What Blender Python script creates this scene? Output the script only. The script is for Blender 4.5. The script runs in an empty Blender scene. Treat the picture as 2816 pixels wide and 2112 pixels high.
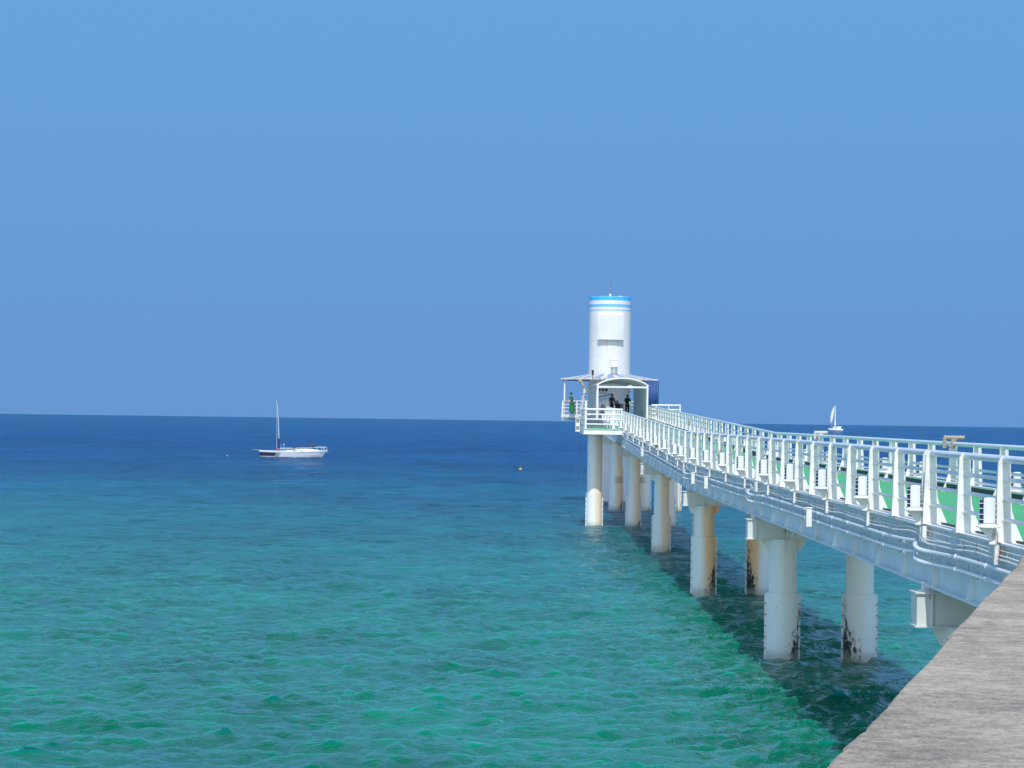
import bpy, bmesh, math, random
import numpy as np
from mathutils import Matrix, Vector
random.seed(7)
rng = np.random.default_rng(11)
PI = math.pi
R = math.radians
S = bpy.context.scene
COL = S.collection

# ------------------------------------------------------------------ camera
F_PX = 7000.0; W_PX = 2816.0; H_PX = 2112.0
EYE = 6.55
cam_d = bpy.data.cameras.new('camera'); cam = bpy.data.objects.new('camera', cam_d); COL.objects.link(cam)
cam_d.sensor_width = 36.0; cam_d.lens = F_PX / W_PX * 36.0
cam_d.clip_start = 0.1; cam_d.clip_end = 150000.0
YAW, PITCH, ROLL = math.atan(6 / F_PX), math.atan(100 / F_PX), 0.0135
CM = Matrix.Rotation(YAW, 4, 'Z') @ Matrix.Rotation(PI / 2 + PITCH, 4, 'X') @ Matrix.Rotation(ROLL, 4, 'Z')
cam.matrix_world = Matrix.Translation((0, 0, EYE)) @ CM
S.camera = cam

# ------------------------------------------------------------------ sky, sun, exposure
SUN_EL, SUN_AZ = R(53), R(2)      # sun behind the camera, almost exactly
w = bpy.data.worlds.new('World'); S.world = w; w.use_nodes = True
nt = w.node_tree; nt.nodes.clear()
N = nt.nodes.new; L = nt.links.new
wo = N('ShaderNodeOutputWorld'); bg = N('ShaderNodeBackground'); bg.inputs['Strength'].default_value = 0.13
sky = N('ShaderNodeTexSky'); sky.sky_type = 'NISHITA'; sky.sun_disc = False
sky.sun_elevation = SUN_EL; sky.sun_rotation = PI + SUN_AZ
sky.air_density = 1.2; sky.dust_density = 0.8; sky.ozone_density = 3.0
tc = N('ShaderNodeTexCoord'); sx = N('ShaderNodeSeparateXYZ'); L(tc.outputs['Generated'], sx.inputs[0])
mr = N('ShaderNodeMapRange'); mr.inputs[1].default_value = 0.0; mr.inputs[2].default_value = 0.17
L(sx.outputs['Z'], mr.inputs[0])
mc = N('ShaderNodeMix'); mc.data_type = 'RGBA'; mc.clamp_factor = True
mc.inputs[6].default_value = (0.765, 1.751, 3.674, 1); mc.inputs[7].default_value = (0.813, 2.105, 4.180, 1)
L(mr.outputs[0], mc.inputs[0])
mr2 = N('ShaderNodeMapRange'); mr2.inputs[1].default_value = 0.25; mr2.inputs[2].default_value = 0.95; mr2.interpolation_type = 'SMOOTHSTEP'
L(sx.outputs['Z'], mr2.inputs[0])
ma = N('ShaderNodeMix'); ma.data_type = 'RGBA'
mr3 = N('ShaderNodeMapRange'); mr3.inputs[1].default_value = 0.1; mr3.inputs[2].default_value = -0.7; mr3.interpolation_type = 'SMOOTHSTEP'
L(sx.outputs['Y'], mr3.inputs[0]); mxx = N('ShaderNodeMath'); mxx.operation = 'MAXIMUM'; L(mr2.outputs[0], mxx.inputs[0]); L(mr3.outputs[0], mxx.inputs[1])
L(mxx.outputs[0], ma.inputs[0]); L(mc.outputs[2], ma.inputs[6]); L(sky.outputs[0], ma.inputs[7])
L(ma.outputs[2], bg.inputs[0]); L(bg.outputs[0], wo.inputs[0])
sd = bpy.data.lights.new('sun', 'SUN'); sd.energy = 2.9; sd.angle = R(0.53); sd.color = (1.0, 0.965, 0.90)
sun = bpy.data.objects.new('sun', sd); COL.objects.link(sun)
SDIR = Vector((math.sin(SUN_AZ) * math.cos(SUN_EL), math.cos(SUN_AZ) * math.cos(SUN_EL), -math.sin(SUN_EL)))
sun.rotation_euler = SDIR.to_track_quat('-Z', 'Y').to_euler(); sun.location = (-30, -60, 90)
S.view_settings.view_transform = 'Standard'; S.view_settings.look = 'None'
S.view_settings.exposure = 0.45; S.view_settings.gamma = 1.0; S.view_settings.use_curve_mapping = False

def at(x, y, Y):
    """a sight line at distance Y from the shore, used to find where far things float"""
    d = CM.to_3x3() @ Vector(((x - W_PX / 2) / F_PX, -(y - H_PX / 2) / F_PX, -1.0))
    k = Y / d.y
    return Vector((d.x * k, Y, EYE + d.z * k))

# ------------------------------------------------------------------ materials
def mat(name, col, rough=0.5, metal=0.0, dirt=0.0, rust=0.0, scale=3.0, bump=0.0, spec=0.5, vary=0.05):
    m = bpy.data.materials.new(name); m.use_nodes = True
    t = m.node_tree; b = t.nodes['Principled BSDF']
    b.inputs['Roughness'].default_value = rough; b.inputs['Metallic'].default_value = metal
    b.inputs['Specular IOR Level'].default_value = spec
    co = t.nodes.new('ShaderNodeTexCoord')
    geo = t.nodes.new('ShaderNodeNewGeometry')
    n1 = t.nodes.new('ShaderNodeTexNoise'); n1.inputs['Scale'].default_value = scale; n1.inputs['Detail'].default_value = 6
    t.links.new(geo.outputs['Position'], n1.inputs['Vector'])
    c2 = tuple(max(0, c * (1 - vary * 3)) for c in col)
    mx = t.nodes.new('ShaderNodeMix'); mx.data_type = 'RGBA'
    rp = t.nodes.new('ShaderNodeMapRange'); rp.inputs[1].default_value = 0.35; rp.inputs[2].default_value = 0.7
    t.links.new(n1.outputs['Fac'], rp.inputs[0]); t.links.new(rp.outputs[0], mx.inputs[0])
    mx.inputs[6].default_value = (*col, 1); mx.inputs[7].default_value = (*c2, 1)
    out = mx.outputs[2]
    if rust > 0:
        n2 = t.nodes.new('ShaderNodeTexNoise'); n2.inputs['Scale'].default_value = 2.2; n2.inputs['Detail'].default_value = 8; n2.inputs['Roughness'].default_value = 0.65
        mp = t.nodes.new('ShaderNodeMapping'); mp.inputs['Scale'].default_value = (1.6, 1.6, 0.55)
        t.links.new(geo.outputs['Position'], mp.inputs[0]); t.links.new(mp.outputs[0], n2.inputs['Vector'])
        r2 = t.nodes.new('ShaderNodeMapRange'); r2.inputs[1].default_value = 0.70 - rust * 0.2; r2.inputs[2].default_value = 0.78 - rust * 0.16
        t.links.new(n2.outputs['Fac'], r2.inputs[0])
        m2 = t.nodes.new('ShaderNodeMix'); m2.data_type = 'RGBA'; m2.inputs[7].default_value = (0.30, 0.16, 0.07, 1)
        t.links.new(r2.outputs[0], m2.inputs[0]); t.links.new(out, m2.inputs[6]); out = m2.outputs[2]
    t.links.new(out, b.inputs['Base Color'])
    if bump > 0:
        bp = t.nodes.new('ShaderNodeBump'); bp.inputs['Strength'].default_value = bump; bp.inputs['Distance'].default_value = 0.02
        t.links.new(n1.outputs['Fac'], bp.inputs['Height']); t.links.new(bp.outputs[0], b.inputs['Normal'])
    return m

M = {}
M['white'] = mat('white_paint', (0.78, 0.79, 0.77), 0.42, rust=0.55, scale=4)
M['clean'] = mat('clean_white_paint', (0.72, 0.74, 0.74), 0.4, scale=1.2, vary=0.025)
M['tower'] = mat('tower_paint', (0.68, 0.70, 0.71), 0.45, rust=0.22, scale=1.0, vary=0.03)
M['rail'] = mat('rail_paint', (0.72, 0.77, 0.84), 0.3, scale=4)
M['girder'] = mat('girder_paint', (0.66, 0.77, 0.80), 0.45, rust=0.45, scale=1.3, vary=0.05)
M['beam'] = mat('beam_paint', (0.62, 0.66, 0.64), 0.5, rust=0.6, scale=2)
M['green'] = mat('green_deck', (0.075, 0.40, 0.165), 0.6, scale=1.0, vary=0.05)
M['dark'] = mat('matt_black', (0.02, 0.025, 0.025), 0.6)
M['navy'] = mat('navy_paint', (0.025, 0.035, 0.10), 0.35)
M['purple'] = mat('dark_louvre', (0.035, 0.04, 0.13), 0.4)
M['sky1'] = mat('bright_blue_paint', (0.03, 0.45, 0.90), 0.4, vary=0.02)
M['sky2'] = mat('light_blue_paint', (0.13, 0.47, 0.85), 0.4, vary=0.02)
M['sky3'] = mat('pale_blue_paint', (0.22, 0.48, 0.80), 0.4, vary=0.02)
M['tarp'] = mat('blue_tarp', (0.025, 0.085, 0.27), 0.5, bump=0.4, vary=0.12)
M['tan'] = mat('weathered_canvas', (0.50, 0.44, 0.36), 0.9, scale=9, bump=0.5, vary=0.15)
M['roofw'] = mat('pale_roof_sheet', (0.70, 0.68, 0.64), 0.6, scale=3, vary=0.12)
M['roofb'] = mat('blue_grey_roof_sheet', (0.22, 0.33, 0.50), 0.5, scale=3, vary=0.1)
M['sheet'] = mat('corrugated_sheet', (0.60, 0.68, 0.70), 0.45, scale=2, vary=0.06)
M['steel'] = mat('grey_steel', (0.25, 0.26, 0.27), 0.4, metal=0.6)
M['skin'] = mat('skin', (0.36, 0.21, 0.14), 0.55)
M['hair'] = mat('hair', (0.015, 0.012, 0.01), 0.5)
M['gshirt'] = mat('green_cloth', (0.01, 0.17, 0.06), 0.8, bump=0.3, vary=0.1)
M['dpants'] = mat('dark_trousers', (0.02, 0.06, 0.06), 0.85)
M['brown'] = mat('brown_chair', (0.13, 0.095, 0.07), 0.6)
M['red'] = mat('red_cover', (0.35, 0.03, 0.04), 0.6)
M['glass'] = mat('dark_glass', (0.02, 0.03, 0.05), 0.1)
M['orange'] = mat('orange_float', (0.62, 0.38, 0.16), 0.5)
M['yellow'] = mat('wooden_spar', (0.30, 0.24, 0.09), 0.5)
M['sail'] = mat('sail_cloth', (0.72, 0.76, 0.74), 0.7)
M['rope'] = mat('beige_rope', (0.46, 0.41, 0.35), 0.95, scale=40, bump=1.0, vary=0.18)
M['pblue'] = mat('pale_blue_box', (0.35, 0.58, 0.80), 0.5)
M['rigging'] = mat('grey_white_spar', (0.50, 0.57, 0.57), 0.5)  # greyer white for the yacht's mast and stay

def translucent(name, col, f):
    m = mat(name, col, 0.5, scale=2, vary=0.06); t = m.node_tree; b = t.nodes['Principled BSDF']; o = t.nodes['Material Output']
    tr = t.nodes.new('ShaderNodeBsdfTranslucent'); tr.inputs[0].default_value = (*col, 1); x = t.nodes.new('ShaderNodeMixShader'); x.inputs[0].default_value = f
    t.links.new(b.outputs[0], x.inputs[1]); t.links.new(tr.outputs[0], x.inputs[2]); t.links.new(x.outputs[0], o.inputs[0]); return m
M['trans2'] = translucent('arched_roof_sheet', (0.78, 0.80, 0.78), 0.35)
M['trans'] = translucent('translucent_sheet', (0.78, 0.84, 0.84), 0.5)
M['roofw'] = translucent('pale_roof_sheet', (0.74, 0.73, 0.70), 0.25)
def pattern_mat():
    m = bpy.data.materials.new('patterned_cloth'); m.use_nodes = True; t = m.node_tree; b = t.nodes['Principled BSDF']
    v = t.nodes.new('ShaderNodeTexVoronoi'); v.inputs['Scale'].default_value = 9
    g = t.nodes.new('ShaderNodeNewGeometry'); t.links.new(g.outputs['Position'], v.inputs['Vector'])
    r = t.nodes.new('ShaderNodeValToRGB'); r.color_ramp.interpolation = 'CONSTANT'
    r.color_ramp.elements[0].color = (0.05, 0.06, 0.10, 1); r.color_ramp.elements[1].color = (0.5, 0.5, 0.5, 1); r.color_ramp.elements[1].position = 0.45
    e = r.color_ramp.elements.new(0.7); e.color = (0.22, 0.06, 0.07, 1)
    s = t.nodes.new('ShaderNodeSeparateColor'); t.links.new(v.outputs['Color'], s.inputs[0]); t.links.new(s.outputs[0], r.inputs[0])
    t.links.new(r.outputs[0], b.inputs['Base Color']); b.inputs['Roughness'].default_value = 0.85
    return m
M['pattern'] = pattern_mat()

def concrete_mat():
    m = bpy.data.materials.new('weathered_concrete'); m.use_nodes = True; t = m.node_tree; b = t.nodes['Principled BSDF']
    b.inputs['Roughness'].default_value = 0.9
    g = t.nodes.new('ShaderNodeNewGeometry')
    def noise(sc, det=6, ro=0.6, vec=None):
        n = t.nodes.new('ShaderNodeTexNoise'); n.inputs['Scale'].default_value = sc; n.inputs['Detail'].default_value = det; n.inputs['Roughness'].default_value = ro
        t.links.new(g.outputs['Position'], n.inputs['Vector']); return n
    a, c, d = noise(0.8, 6, 0.6), noise(9, 6, 0.75), noise(45, 5, 0.85)
    r = t.nodes.new('ShaderNodeValToRGB')
    r.color_ramp.elements[0].position = 0.42; r.color_ramp.elements[0].color = (0.13, 0.117, 0.102, 1)
    r.color_ramp.elements[1].position = 0.60; r.color_ramp.elements[1].color = (0.50, 0.435, 0.362, 1)
    e = r.color_ramp.elements.new(0.5); e.color = (0.290, 0.252, 0.207, 1)
    m1 = t.nodes.new('ShaderNodeMath'); m1.operation = 'MULTIPLY_ADD'; m1.inputs[1].default_value = 0.24
    t.links.new(a.outputs['Fac'], m1.inputs[0])
    m2 = t.nodes.new('ShaderNodeMath'); m2.operation = 'MULTIPLY'; m2.inputs[1].default_value = 0.34; t.links.new(c.outputs['Fac'], m2.inputs[0]); t.links.new(m2.outputs[0], m1.inputs[2])
    m3 = t.nodes.new('ShaderNodeMath'); m3.operation = 'MULTIPLY_ADD'; m3.inputs[1].default_value = 0.44; t.links.new(d.outputs['Fac'], m3.inputs[0]); t.links.new(m1.outputs[0], m3.inputs[2])
    t.links.new(m3.outputs[0], r.inputs[0]); t.links.new(r.outputs[0], b.inputs['Base Color'])
    bp = t.nodes.new('ShaderNodeBump'); bp.inputs['Strength'].default_value = 0.5; bp.inputs['Distance'].default_value = 0.012
    ad = t.nodes.new('ShaderNodeMath'); ad.operation = 'ADD'; t.links.new(c.outputs['Fac'], ad.inputs[0]); t.links.new(d.outputs['Fac'], ad.inputs[1])
    t.links.new(ad.outputs[0], bp.inputs['Height']); t.links.new(bp.outputs[0], b.inputs['Normal'])
    return m
M['concrete'] = concrete_mat()

def column_mat(seed, rust_dir, rust_amt, crust_dir, crust_h, band=None):
    """painted steel tube: rust run-off on one side, a black crust climbing from the waterline on another (object coordinates: the tube's own axis)"""
    m = bpy.data.materials.new('stained_column_paint'); m.use_nodes = True; t = m.node_tree; b = t.nodes['Principled BSDF']
    b.inputs['Roughness'].default_value = 0.45
    co = t.nodes.new('ShaderNodeTexCoord'); se = t.nodes.new('ShaderNodeSeparateXYZ'); t.links.new(co.outputs['Object'], se.inputs[0])
    def math_(op, a, bb=None, c=None):
        n = t.nodes.new('ShaderNodeMath'); n.operation = op
        for i, v in enumerate((a, bb, c)):
            if v is None: continue
            if hasattr(v, 'links'): t.links.new(v, n.inputs[i])
            else: n.inputs[i].default_value = v
        return n.outputs[0]
    def noise(sc, scale3, det=6, ro=0.6):
        mp = t.nodes.new('ShaderNodeMapping'); mp.inputs['Scale'].default_value = scale3; mp.inputs['Location'].default_value = (seed * 3.1, seed * 1.7, seed)
        t.links.new(co.outputs['Object'], mp.inputs[0])
        n = t.nodes.new('ShaderNodeTexNoise'); n.inputs['Scale'].default_value = sc; n.inputs['Detail'].default_value = det; n.inputs['Roughness'].default_value = ro
        t.links.new(mp.outputs[0], n.inputs['Vector']); return n.outputs['Fac']
    def mix(f, a, col):
        x = t.nodes.new('ShaderNodeMix'); x.data_type = 'RGBA'; t.links.new(f, x.inputs[0])
        if isinstance(a, tuple): x.inputs[6].default_value = (*a, 1)
        else: t.links.new(a, x.inputs[6])
        x.inputs[7].default_value = (*col, 1); return x.outputs[2]
    def ramp(v, lo, hi):
        x = t.nodes.new('ShaderNodeMapRange'); x.inputs[1].default_value = lo; x.inputs[2].default_value = hi; x.interpolation_type = 'SMOOTHSTEP'; t.links.new(v, x.inputs[0]); return x.outputs[0]
    dx, dy = math.cos(rust_dir), math.sin(rust_dir)
    dot = math_('ADD', math_('MULTIPLY', se.outputs[0], dx), math_('MULTIPLY', se.outputs[1], dy))
    streak = noise(1.0, (3.5, 3.5, 0.35), 8, 0.65)
    fine = noise(9.0, (1, 1, 0.6), 8, 0.7)
    base = mix(ramp(fine, 0.45, 0.75), (0.72, 0.80, 0.79), (0.66, 0.73, 0.70))
    rv = math_('ADD', math_('MULTIPLY', dot, 1.5), math_('MULTIPLY', streak, 0.9))
    rf = math_('MULTIPLY', ramp(rv, 0.12, 0.78), rust_amt)
    base = mix(rf, base, (0.80, 0.45, 0.18))
    spots = math_('MULTIPLY', ramp(noise(5.0, (1, 1, 0.8), 3, 0.5), 0.70, 0.76), 0.6)
    base = mix(spots, base, (0.28, 0.15, 0.07))
    if band:
        zb = math_('MULTIPLY', math_('GREATER_THAN', se.outputs[2], band[0]), math_('LESS_THAN', se.outputs[2], band[1]))
        base = mix(math_('MULTIPLY', math_('MULTIPLY', zb, ramp(math_('ADD', dot, math_('MULTIPLY', streak, 0.5)), 0.0, 0.5)), 0.75), base, (0.40, 0.27, 0.17))
    cx, cy = math.cos(crust_dir), math.sin(crust_dir)
    cdot = math_('ADD', math_('MULTIPLY', se.outputs[0], cx), math_('MULTIPLY', se.outputs[1], cy))
    cr = math_('ADD', math_('MULTIPLY', cdot, 2.1), math_('MULTIPLY', math_('SUBTRACT', fine, 0.5), 2.6))
    cr = math_('ADD', cr, math_('MULTIPLY', noise(2.5, (2, 2, 0.5), 8, 0.75), 1.1))
    cr = math_('SUBTRACT', cr, math_('DIVIDE', se.outputs[2], max(crust_h, 0.05)))
    cf = ramp(cr, 0.68, 0.80)
    halo = ramp(cr, 0.35, 0.80)
    base = mix(math_('MULTIPLY', halo, 0.55), base, (0.30, 0.20, 0.10))
    base = mix(cf, base, (0.022, 0.022, 0.018))
    wet = ramp(math_('ADD', se.outputs[2], math_('MULTIPLY', math_('SUBTRACT', fine, 0.5), 0.5)), 0.42, 0.12)
    base = mix(math_('MULTIPLY', wet, 0.6), base, (0.36, 0.36, 0.26))
    t.links.new(base, b.inputs['Base Color'])
    return m

def sea_mat():
    m = bpy.data.materials.new('sea_water'); m.use_nodes = True; t = m.node_tree; b = t.nodes['Principled BSDF']
    g = t.nodes.new('ShaderNodeNewGeometry'); se = t.nodes.new('ShaderNodeSeparateXYZ'); t.links.new(g.outputs['Position'], se.inputs[0])
    def mp(s):
        x = t.nodes.new('ShaderNodeMapping'); x.inputs['Scale'].default_value = s; t.links.new(g.outputs['Position'], x.inputs[0]); return x.outputs[0]
    def noise(v, sc, det=4, ro=0.55, dist=0.0):
        n = t.nodes.new('ShaderNodeTexNoise'); n.inputs['Scale'].default_value = sc; n.inputs['Detail'].default_value = det; n.inputs['Roughness'].default_value = ro
        n.inputs['Distortion'].default_value = dist
        t.links.new(v, n.inputs['Vector']); return n.outputs['Fac']
    def math_(op, a, bb=None, c=None):
        n = t.nodes.new('ShaderNodeMath'); n.operation = op
        for i, v in enumerate((a, bb, c)):
            if v is None: continue
            if hasattr(v, 'links'): t.links.new(v, n.inputs[i])
            else: n.inputs[i].default_value = v
        return n.outputs[0]
    # seabed depth grows away from the shore: log of the distance, wobbled by broad banks of sand and weed
    dist = math_('LOGARITHM', math_('MAXIMUM', se.outputs[1], 20.0), 10.0)
    bank = noise(mp((1, 0.5, 1)), 0.018, 5, 0.6)
    v = math_('ADD', dist, math_('MULTIPLY', math_('SUBTRACT', bank, 0.5), 0.42))
    v = math_('SUBTRACT', v, math_('MULTIPLY', se.outputs[0], -0.0004))
    r = t.nodes.new('ShaderNodeMapRange'); r.inputs[1].default_value = 1.6; r.inputs[2].default_value = 3.2; t.links.new(v, r.inputs[0])
    cr = t.nodes.new('ShaderNodeValToRGB'); t.links.new(r.outputs[0], cr.inputs[0])
    E = cr.color_ramp.elements
    E[0].position = 0.0; E[0].color = SEA[0]; E[1].position = 1.0; E[1].color = SEA[-1][1] if isinstance(SEA[-1], tuple) and len(SEA[-1]) == 2 else SEA[-1]
    for p, c in SEA[1:-1]:
        e = E.new(p); e.color = c
    # weed and sand patches, plus streaks painting light and dark wave groups into the colour
    patch = noise(mp((0.5, 0.22, 1)), 0.07, 9, 0.72)
    rp = t.nodes.new('ShaderNodeMapRange'); rp.inputs[1].default_value = 0.36; rp.inputs[2].default_value = 0.64; rp.inputs[3].default_value = 0.66; rp.inputs[4].default_value = 1.28
    t.links.new(patch, rp.inputs[0])
    streak = noise(mp((0.5, 0.22, 1)), 0.55, 6, 0.7)
    rq = t.nodes.new('ShaderNodeMapRange'); rq.inputs[1].default_value = 0.36; rq.inputs[2].default_value = 0.64; rq.inputs[3].default_value = 0.80; rq.inputs[4].default_value = 1.18
    t.links.new(streak, rq.inputs[0])
    mu = t.nodes.new('ShaderNodeVectorMath'); mu.operation = 'SCALE'; t.links.new(cr.outputs[0], mu.inputs[0]); t.links.new(math_('MULTIPLY', rp.outputs[0], rq.outputs[0]), mu.inputs['Scale'])
    # ripples too fine for the mesh
    h1 = noise(mp((0.55, 1.5, 1)), 1.3, 5, 0.6, 0.0)
    h2 = noise(mp((0.55, 1.3, 1)), 6.0, 4, 0.6, 0.0)
    h3 = noise(mp((0.45, 1.0, 1)), 0.22, 4, 0.6, 0.0)
    hh = math_('ADD', math_('MULTIPLY', h1, 0.30), math_('MULTIPLY', h2, 0.06))
    hh = math_('ADD', hh, math_('MULTIPLY', h3, 0.8))
    lod = t.nodes.new('ShaderNodeMapRange'); lod.inputs[1].default_value = 60; lod.inputs[2].default_value = 420; lod.inputs[3].default_value = 1.0; lod.inputs[4].default_value = 4.5
    t.links.new(se.outputs[1], lod.inputs[0]); hh = math_('MULTIPLY', hh, lod.outputs[0])      # chop that the mesh no longer carries
    bp = t.nodes.new('ShaderNodeBump'); bp.inputs['Strength'].default_value = 1.0; bp.inputs['Distance'].default_value = 0.9
    t.links.new(hh, bp.inputs['Height'])
    # the body colour is light scattered back from inside the water, so it does not follow the ripples; the mirror part does
    up = t.nodes.new('ShaderNodeCombineXYZ'); up.inputs[2].default_value = 1.0
    df = t.nodes.new('ShaderNodeBsdfDiffuse'); t.links.new(mu.outputs[0], df.inputs[0]); t.links.new(up.outputs[0], df.inputs['Normal'])
    ss = t.nodes.new('ShaderNodeSubsurfaceScattering'); ss.inputs['Scale'].default_value = 1.2; ss.inputs['Radius'].default_value = (0.3, 1.5, 0.9)
    t.links.new(mu.outputs[0], ss.inputs[0]); t.links.new(up.outputs[0], ss.inputs['Normal'])
    m0 = t.nodes.new('ShaderNodeMixShader'); m0.inputs[0].default_value = 0.3; t.links.new(df.outputs[0], m0.inputs[1]); t.links.new(ss.outputs[0], m0.inputs[2])
    gl = t.nodes.new('ShaderNodeBsdfGlossy'); gl.inputs['Roughness'].default_value = 0.035; t.links.new(bp.outputs[0], gl.inputs['Normal'])
    fr = t.nodes.new('ShaderNodeFresnel'); fr.inputs[0].default_value = 1.333; t.links.new(bp.outputs[0], fr.inputs['Normal'])
    sl = t.nodes.new('ShaderNodeMapRange'); sl.inputs[1].default_value = 60; sl.inputs[2].default_value = 600; sl.inputs[3].default_value = 0.52; sl.inputs[4].default_value = 0.40
    t.links.new(se.outputs[1], sl.inputs[0])   # far chop hides part of the grazing sheen
    m1 = t.nodes.new('ShaderNodeMixShader'); t.links.new(math_('MULTIPLY', math_('POWER', fr.outputs[0], 1.45), sl.outputs[0]), m1.inputs[0])
    t.links.new(m0.outputs[0], m1.inputs[1]); t.links.new(gl.outputs[0], m1.inputs[2]); t.links.new(m1.outputs[0], t.nodes['Material Output'].inputs[0])
    t.nodes.remove(b)
    return m
SEA = [(0.002, 0.150, 0.096, 1), (0.20, (0.002, 0.150, 0.102, 1)), (0.32, (0.002, 0.128, 0.126, 1)), (0.43, (0.001, 0.092, 0.145, 1)), (0.57, (0.001, 0.058, 0.155, 1)), (0.72, (0.001, 0.048, 0.165, 1)), (1.0, (0.002, 0.066, 0.195, 1))]
M['sea'] = sea_mat()

# ------------------------------------------------------------------ mesh helpers
class MB:
    def __init__(s): s.v = []; s.f = []
    def add(s, vs, fs):
        o = len(s.v); s.v += [tuple(v) for v in vs]; s.f += [tuple(i + o for i in f) for f in fs]; return s
    def box(s, x0, x1, y0, y1, z0, z1):
        return s.add([(x0, y0, z0), (x1, y0, z0), (x1, y1, z0), (x0, y1, z0), (x0, y0, z1), (x1, y0, z1), (x1, y1, z1), (x0, y1, z1)],
                     [(3, 2, 1, 0), (4, 5, 6, 7), (0, 1, 5, 4), (1, 2, 6, 5), (2, 3, 7, 6), (3, 0, 4, 7)])
    def slopebox(s, x0, x1, y0, y1, zf, h0, h1):
        """box following the ramp: top and bottom are h0/h1 below zf(Y)"""
        a, b = zf(y0), zf(y1); h0 *= K; h1 *= K
        return s.add([(x0, y0, a - h1), (x1, y0, a - h1), (x1, y1, b - h1), (x0, y1, b - h1), (x0, y0, a - h0), (x1, y0, a - h0), (x1, y1, b - h0), (x0, y1, b - h0)],
                     [(3, 2, 1, 0), (4, 5, 6, 7), (0, 1, 5, 4), (1, 2, 6, 5), (2, 3, 7, 6), (3, 0, 4, 7)])
    def prism_y(s, pts, y0, y1):
        """outline (x,z) seen from the -Y side, counter-clockwise, thickened along Y"""
        n = len(pts)
        vs = [(x, y0, z) for x, z in pts] + [(x, y1, z) for x, z in pts]
        fs = [tuple(range(n)), tuple(range(2 * n - 1, n - 1, -1))] + [(i, i + n, (i + 1) % n + n, (i + 1) % n) for i in range(n)]
        return s.add(vs, fs)
    def prism_z(s, pts, z0, z1):
        n = len(pts)
        vs = [(x, y, z0) for x, y in pts] + [(x, y, z1) for x, y in pts]
        fs = [tuple(range(n - 1, -1, -1)), tuple(range(n, 2 * n))] + [(i, (i + 1) % n, (i + 1) % n + n, i + n) for i in range(n)]
        return s.add(vs, fs)
    def tube(s, pts, r, n=8, cap=True):
        pts = [Vector(p) for p in pts]
        rs = r if isinstance(r, (list, tuple)) else [r] * len(pts)
        vs = []; m = len(pts)
        for i, p in enumerate(pts):
            d = (pts[min(i + 1, m - 1)] - pts[max(i - 1, 0)]).normalized()
            up = Vector((0, 0, 1)) if abs(d.z) < 0.95 else Vector((0, 1, 0))
            a = d.cross(up).normalized(); b = a.cross(d).normalized()
            for k in range(n):
                t = 2 * PI * k / n
                vs.append(p + (a * math.cos(t) + b * math.sin(t)) * rs[i])
        fs = [(i * n + k, i * n + (k + 1) % n, (i + 1) * n + (k + 1) % n, (i + 1) * n + k) for i in range(m - 1) for k in range(n)]
        if cap: fs += [tuple(range(n - 1, -1, -1)), tuple((m - 1) * n + k for k in range(n))]
        return s.add(vs, fs)
    def lathe(s, prof, cx=0, cy=0, n=32, a0=0, a1=2 * PI):
        full = abs(a1 - a0 - 2 * PI) < 1e-6
        k = n if full else n + 1
        vs = []
        for r, z in prof:
            for i in range(k):
                t = a0 + (a1 - a0) * i / n
                vs.append((cx + r * math.cos(t), cy + r * math.sin(t), z))
        fs = []
        for j in range(len(prof) - 1):
            for i in range(n):
                i2 = (i + 1) % k if full else i + 1
                fs.append((j * k + i, j * k + i2, (j + 1) * k + i2, (j + 1) * k + i))
        return s.add(vs, fs)
    def ball(s, c, r, n=10, sz=1.0):
        return s.lathe([(max(1e-4, r * math.sin(PI * j / n)), c[2] - r * sz * math.cos(PI * j / n)) for j in range(n + 1)], c[0], c[1], n + 2)
    def mesh(s, name, m, smooth=False, bevel=0):
        me = bpy.data.meshes.new(name); me.from_pydata(s.v, [], s.f)
        if m is not None: me.materials.append(m)
        bm = bmesh.new(); bm.from_mesh(me); bmesh.ops.recalc_face_normals(bm, faces=bm.faces[:])
        if bevel: bmesh.ops.bevel(bm, geom=bm.edges[:], offset=bevel, segments=1, affect='EDGES')
        bm.to_mesh(me); bm.free()
        if smooth:
            me.polygons.foreach_set('use_smooth', [True] * len(me.polygons)); me.set_sharp_from_angle(angle=R(35))
        me.update(); return me
    def build(s, name, m, parent=None, smooth=False, loc=None, bevel=0):
        o = bpy.data.objects.new(name, s.mesh(name, m, smooth, bevel)); COL.objects.link(o)
        if parent is not None: o.parent = parent
        if loc is not None: o.location = loc
        return o
def tag(o, label=None, cat=None, group=None, kind=None):
    if label: o['label'] = label
    if cat: o['category'] = cat
    if group: o['group'] = group
    if kind: o['kind'] = kind
    return o
def thing(name, label, cat, loc=(0, 0, 0), group=None):
    o = bpy.data.objects.new(name, None); COL.objects.link(o); o.location = loc; o.empty_display_size = 0.2
    return tag(o, label, cat, group)
def link(name, me, parent, loc=(0, 0, 0), scale=None):
    o = bpy.data.objects.new(name, me); COL.objects.link(o); o.parent = parent; o.location = loc
    if scale: o.scale = scale
    return o

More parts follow.
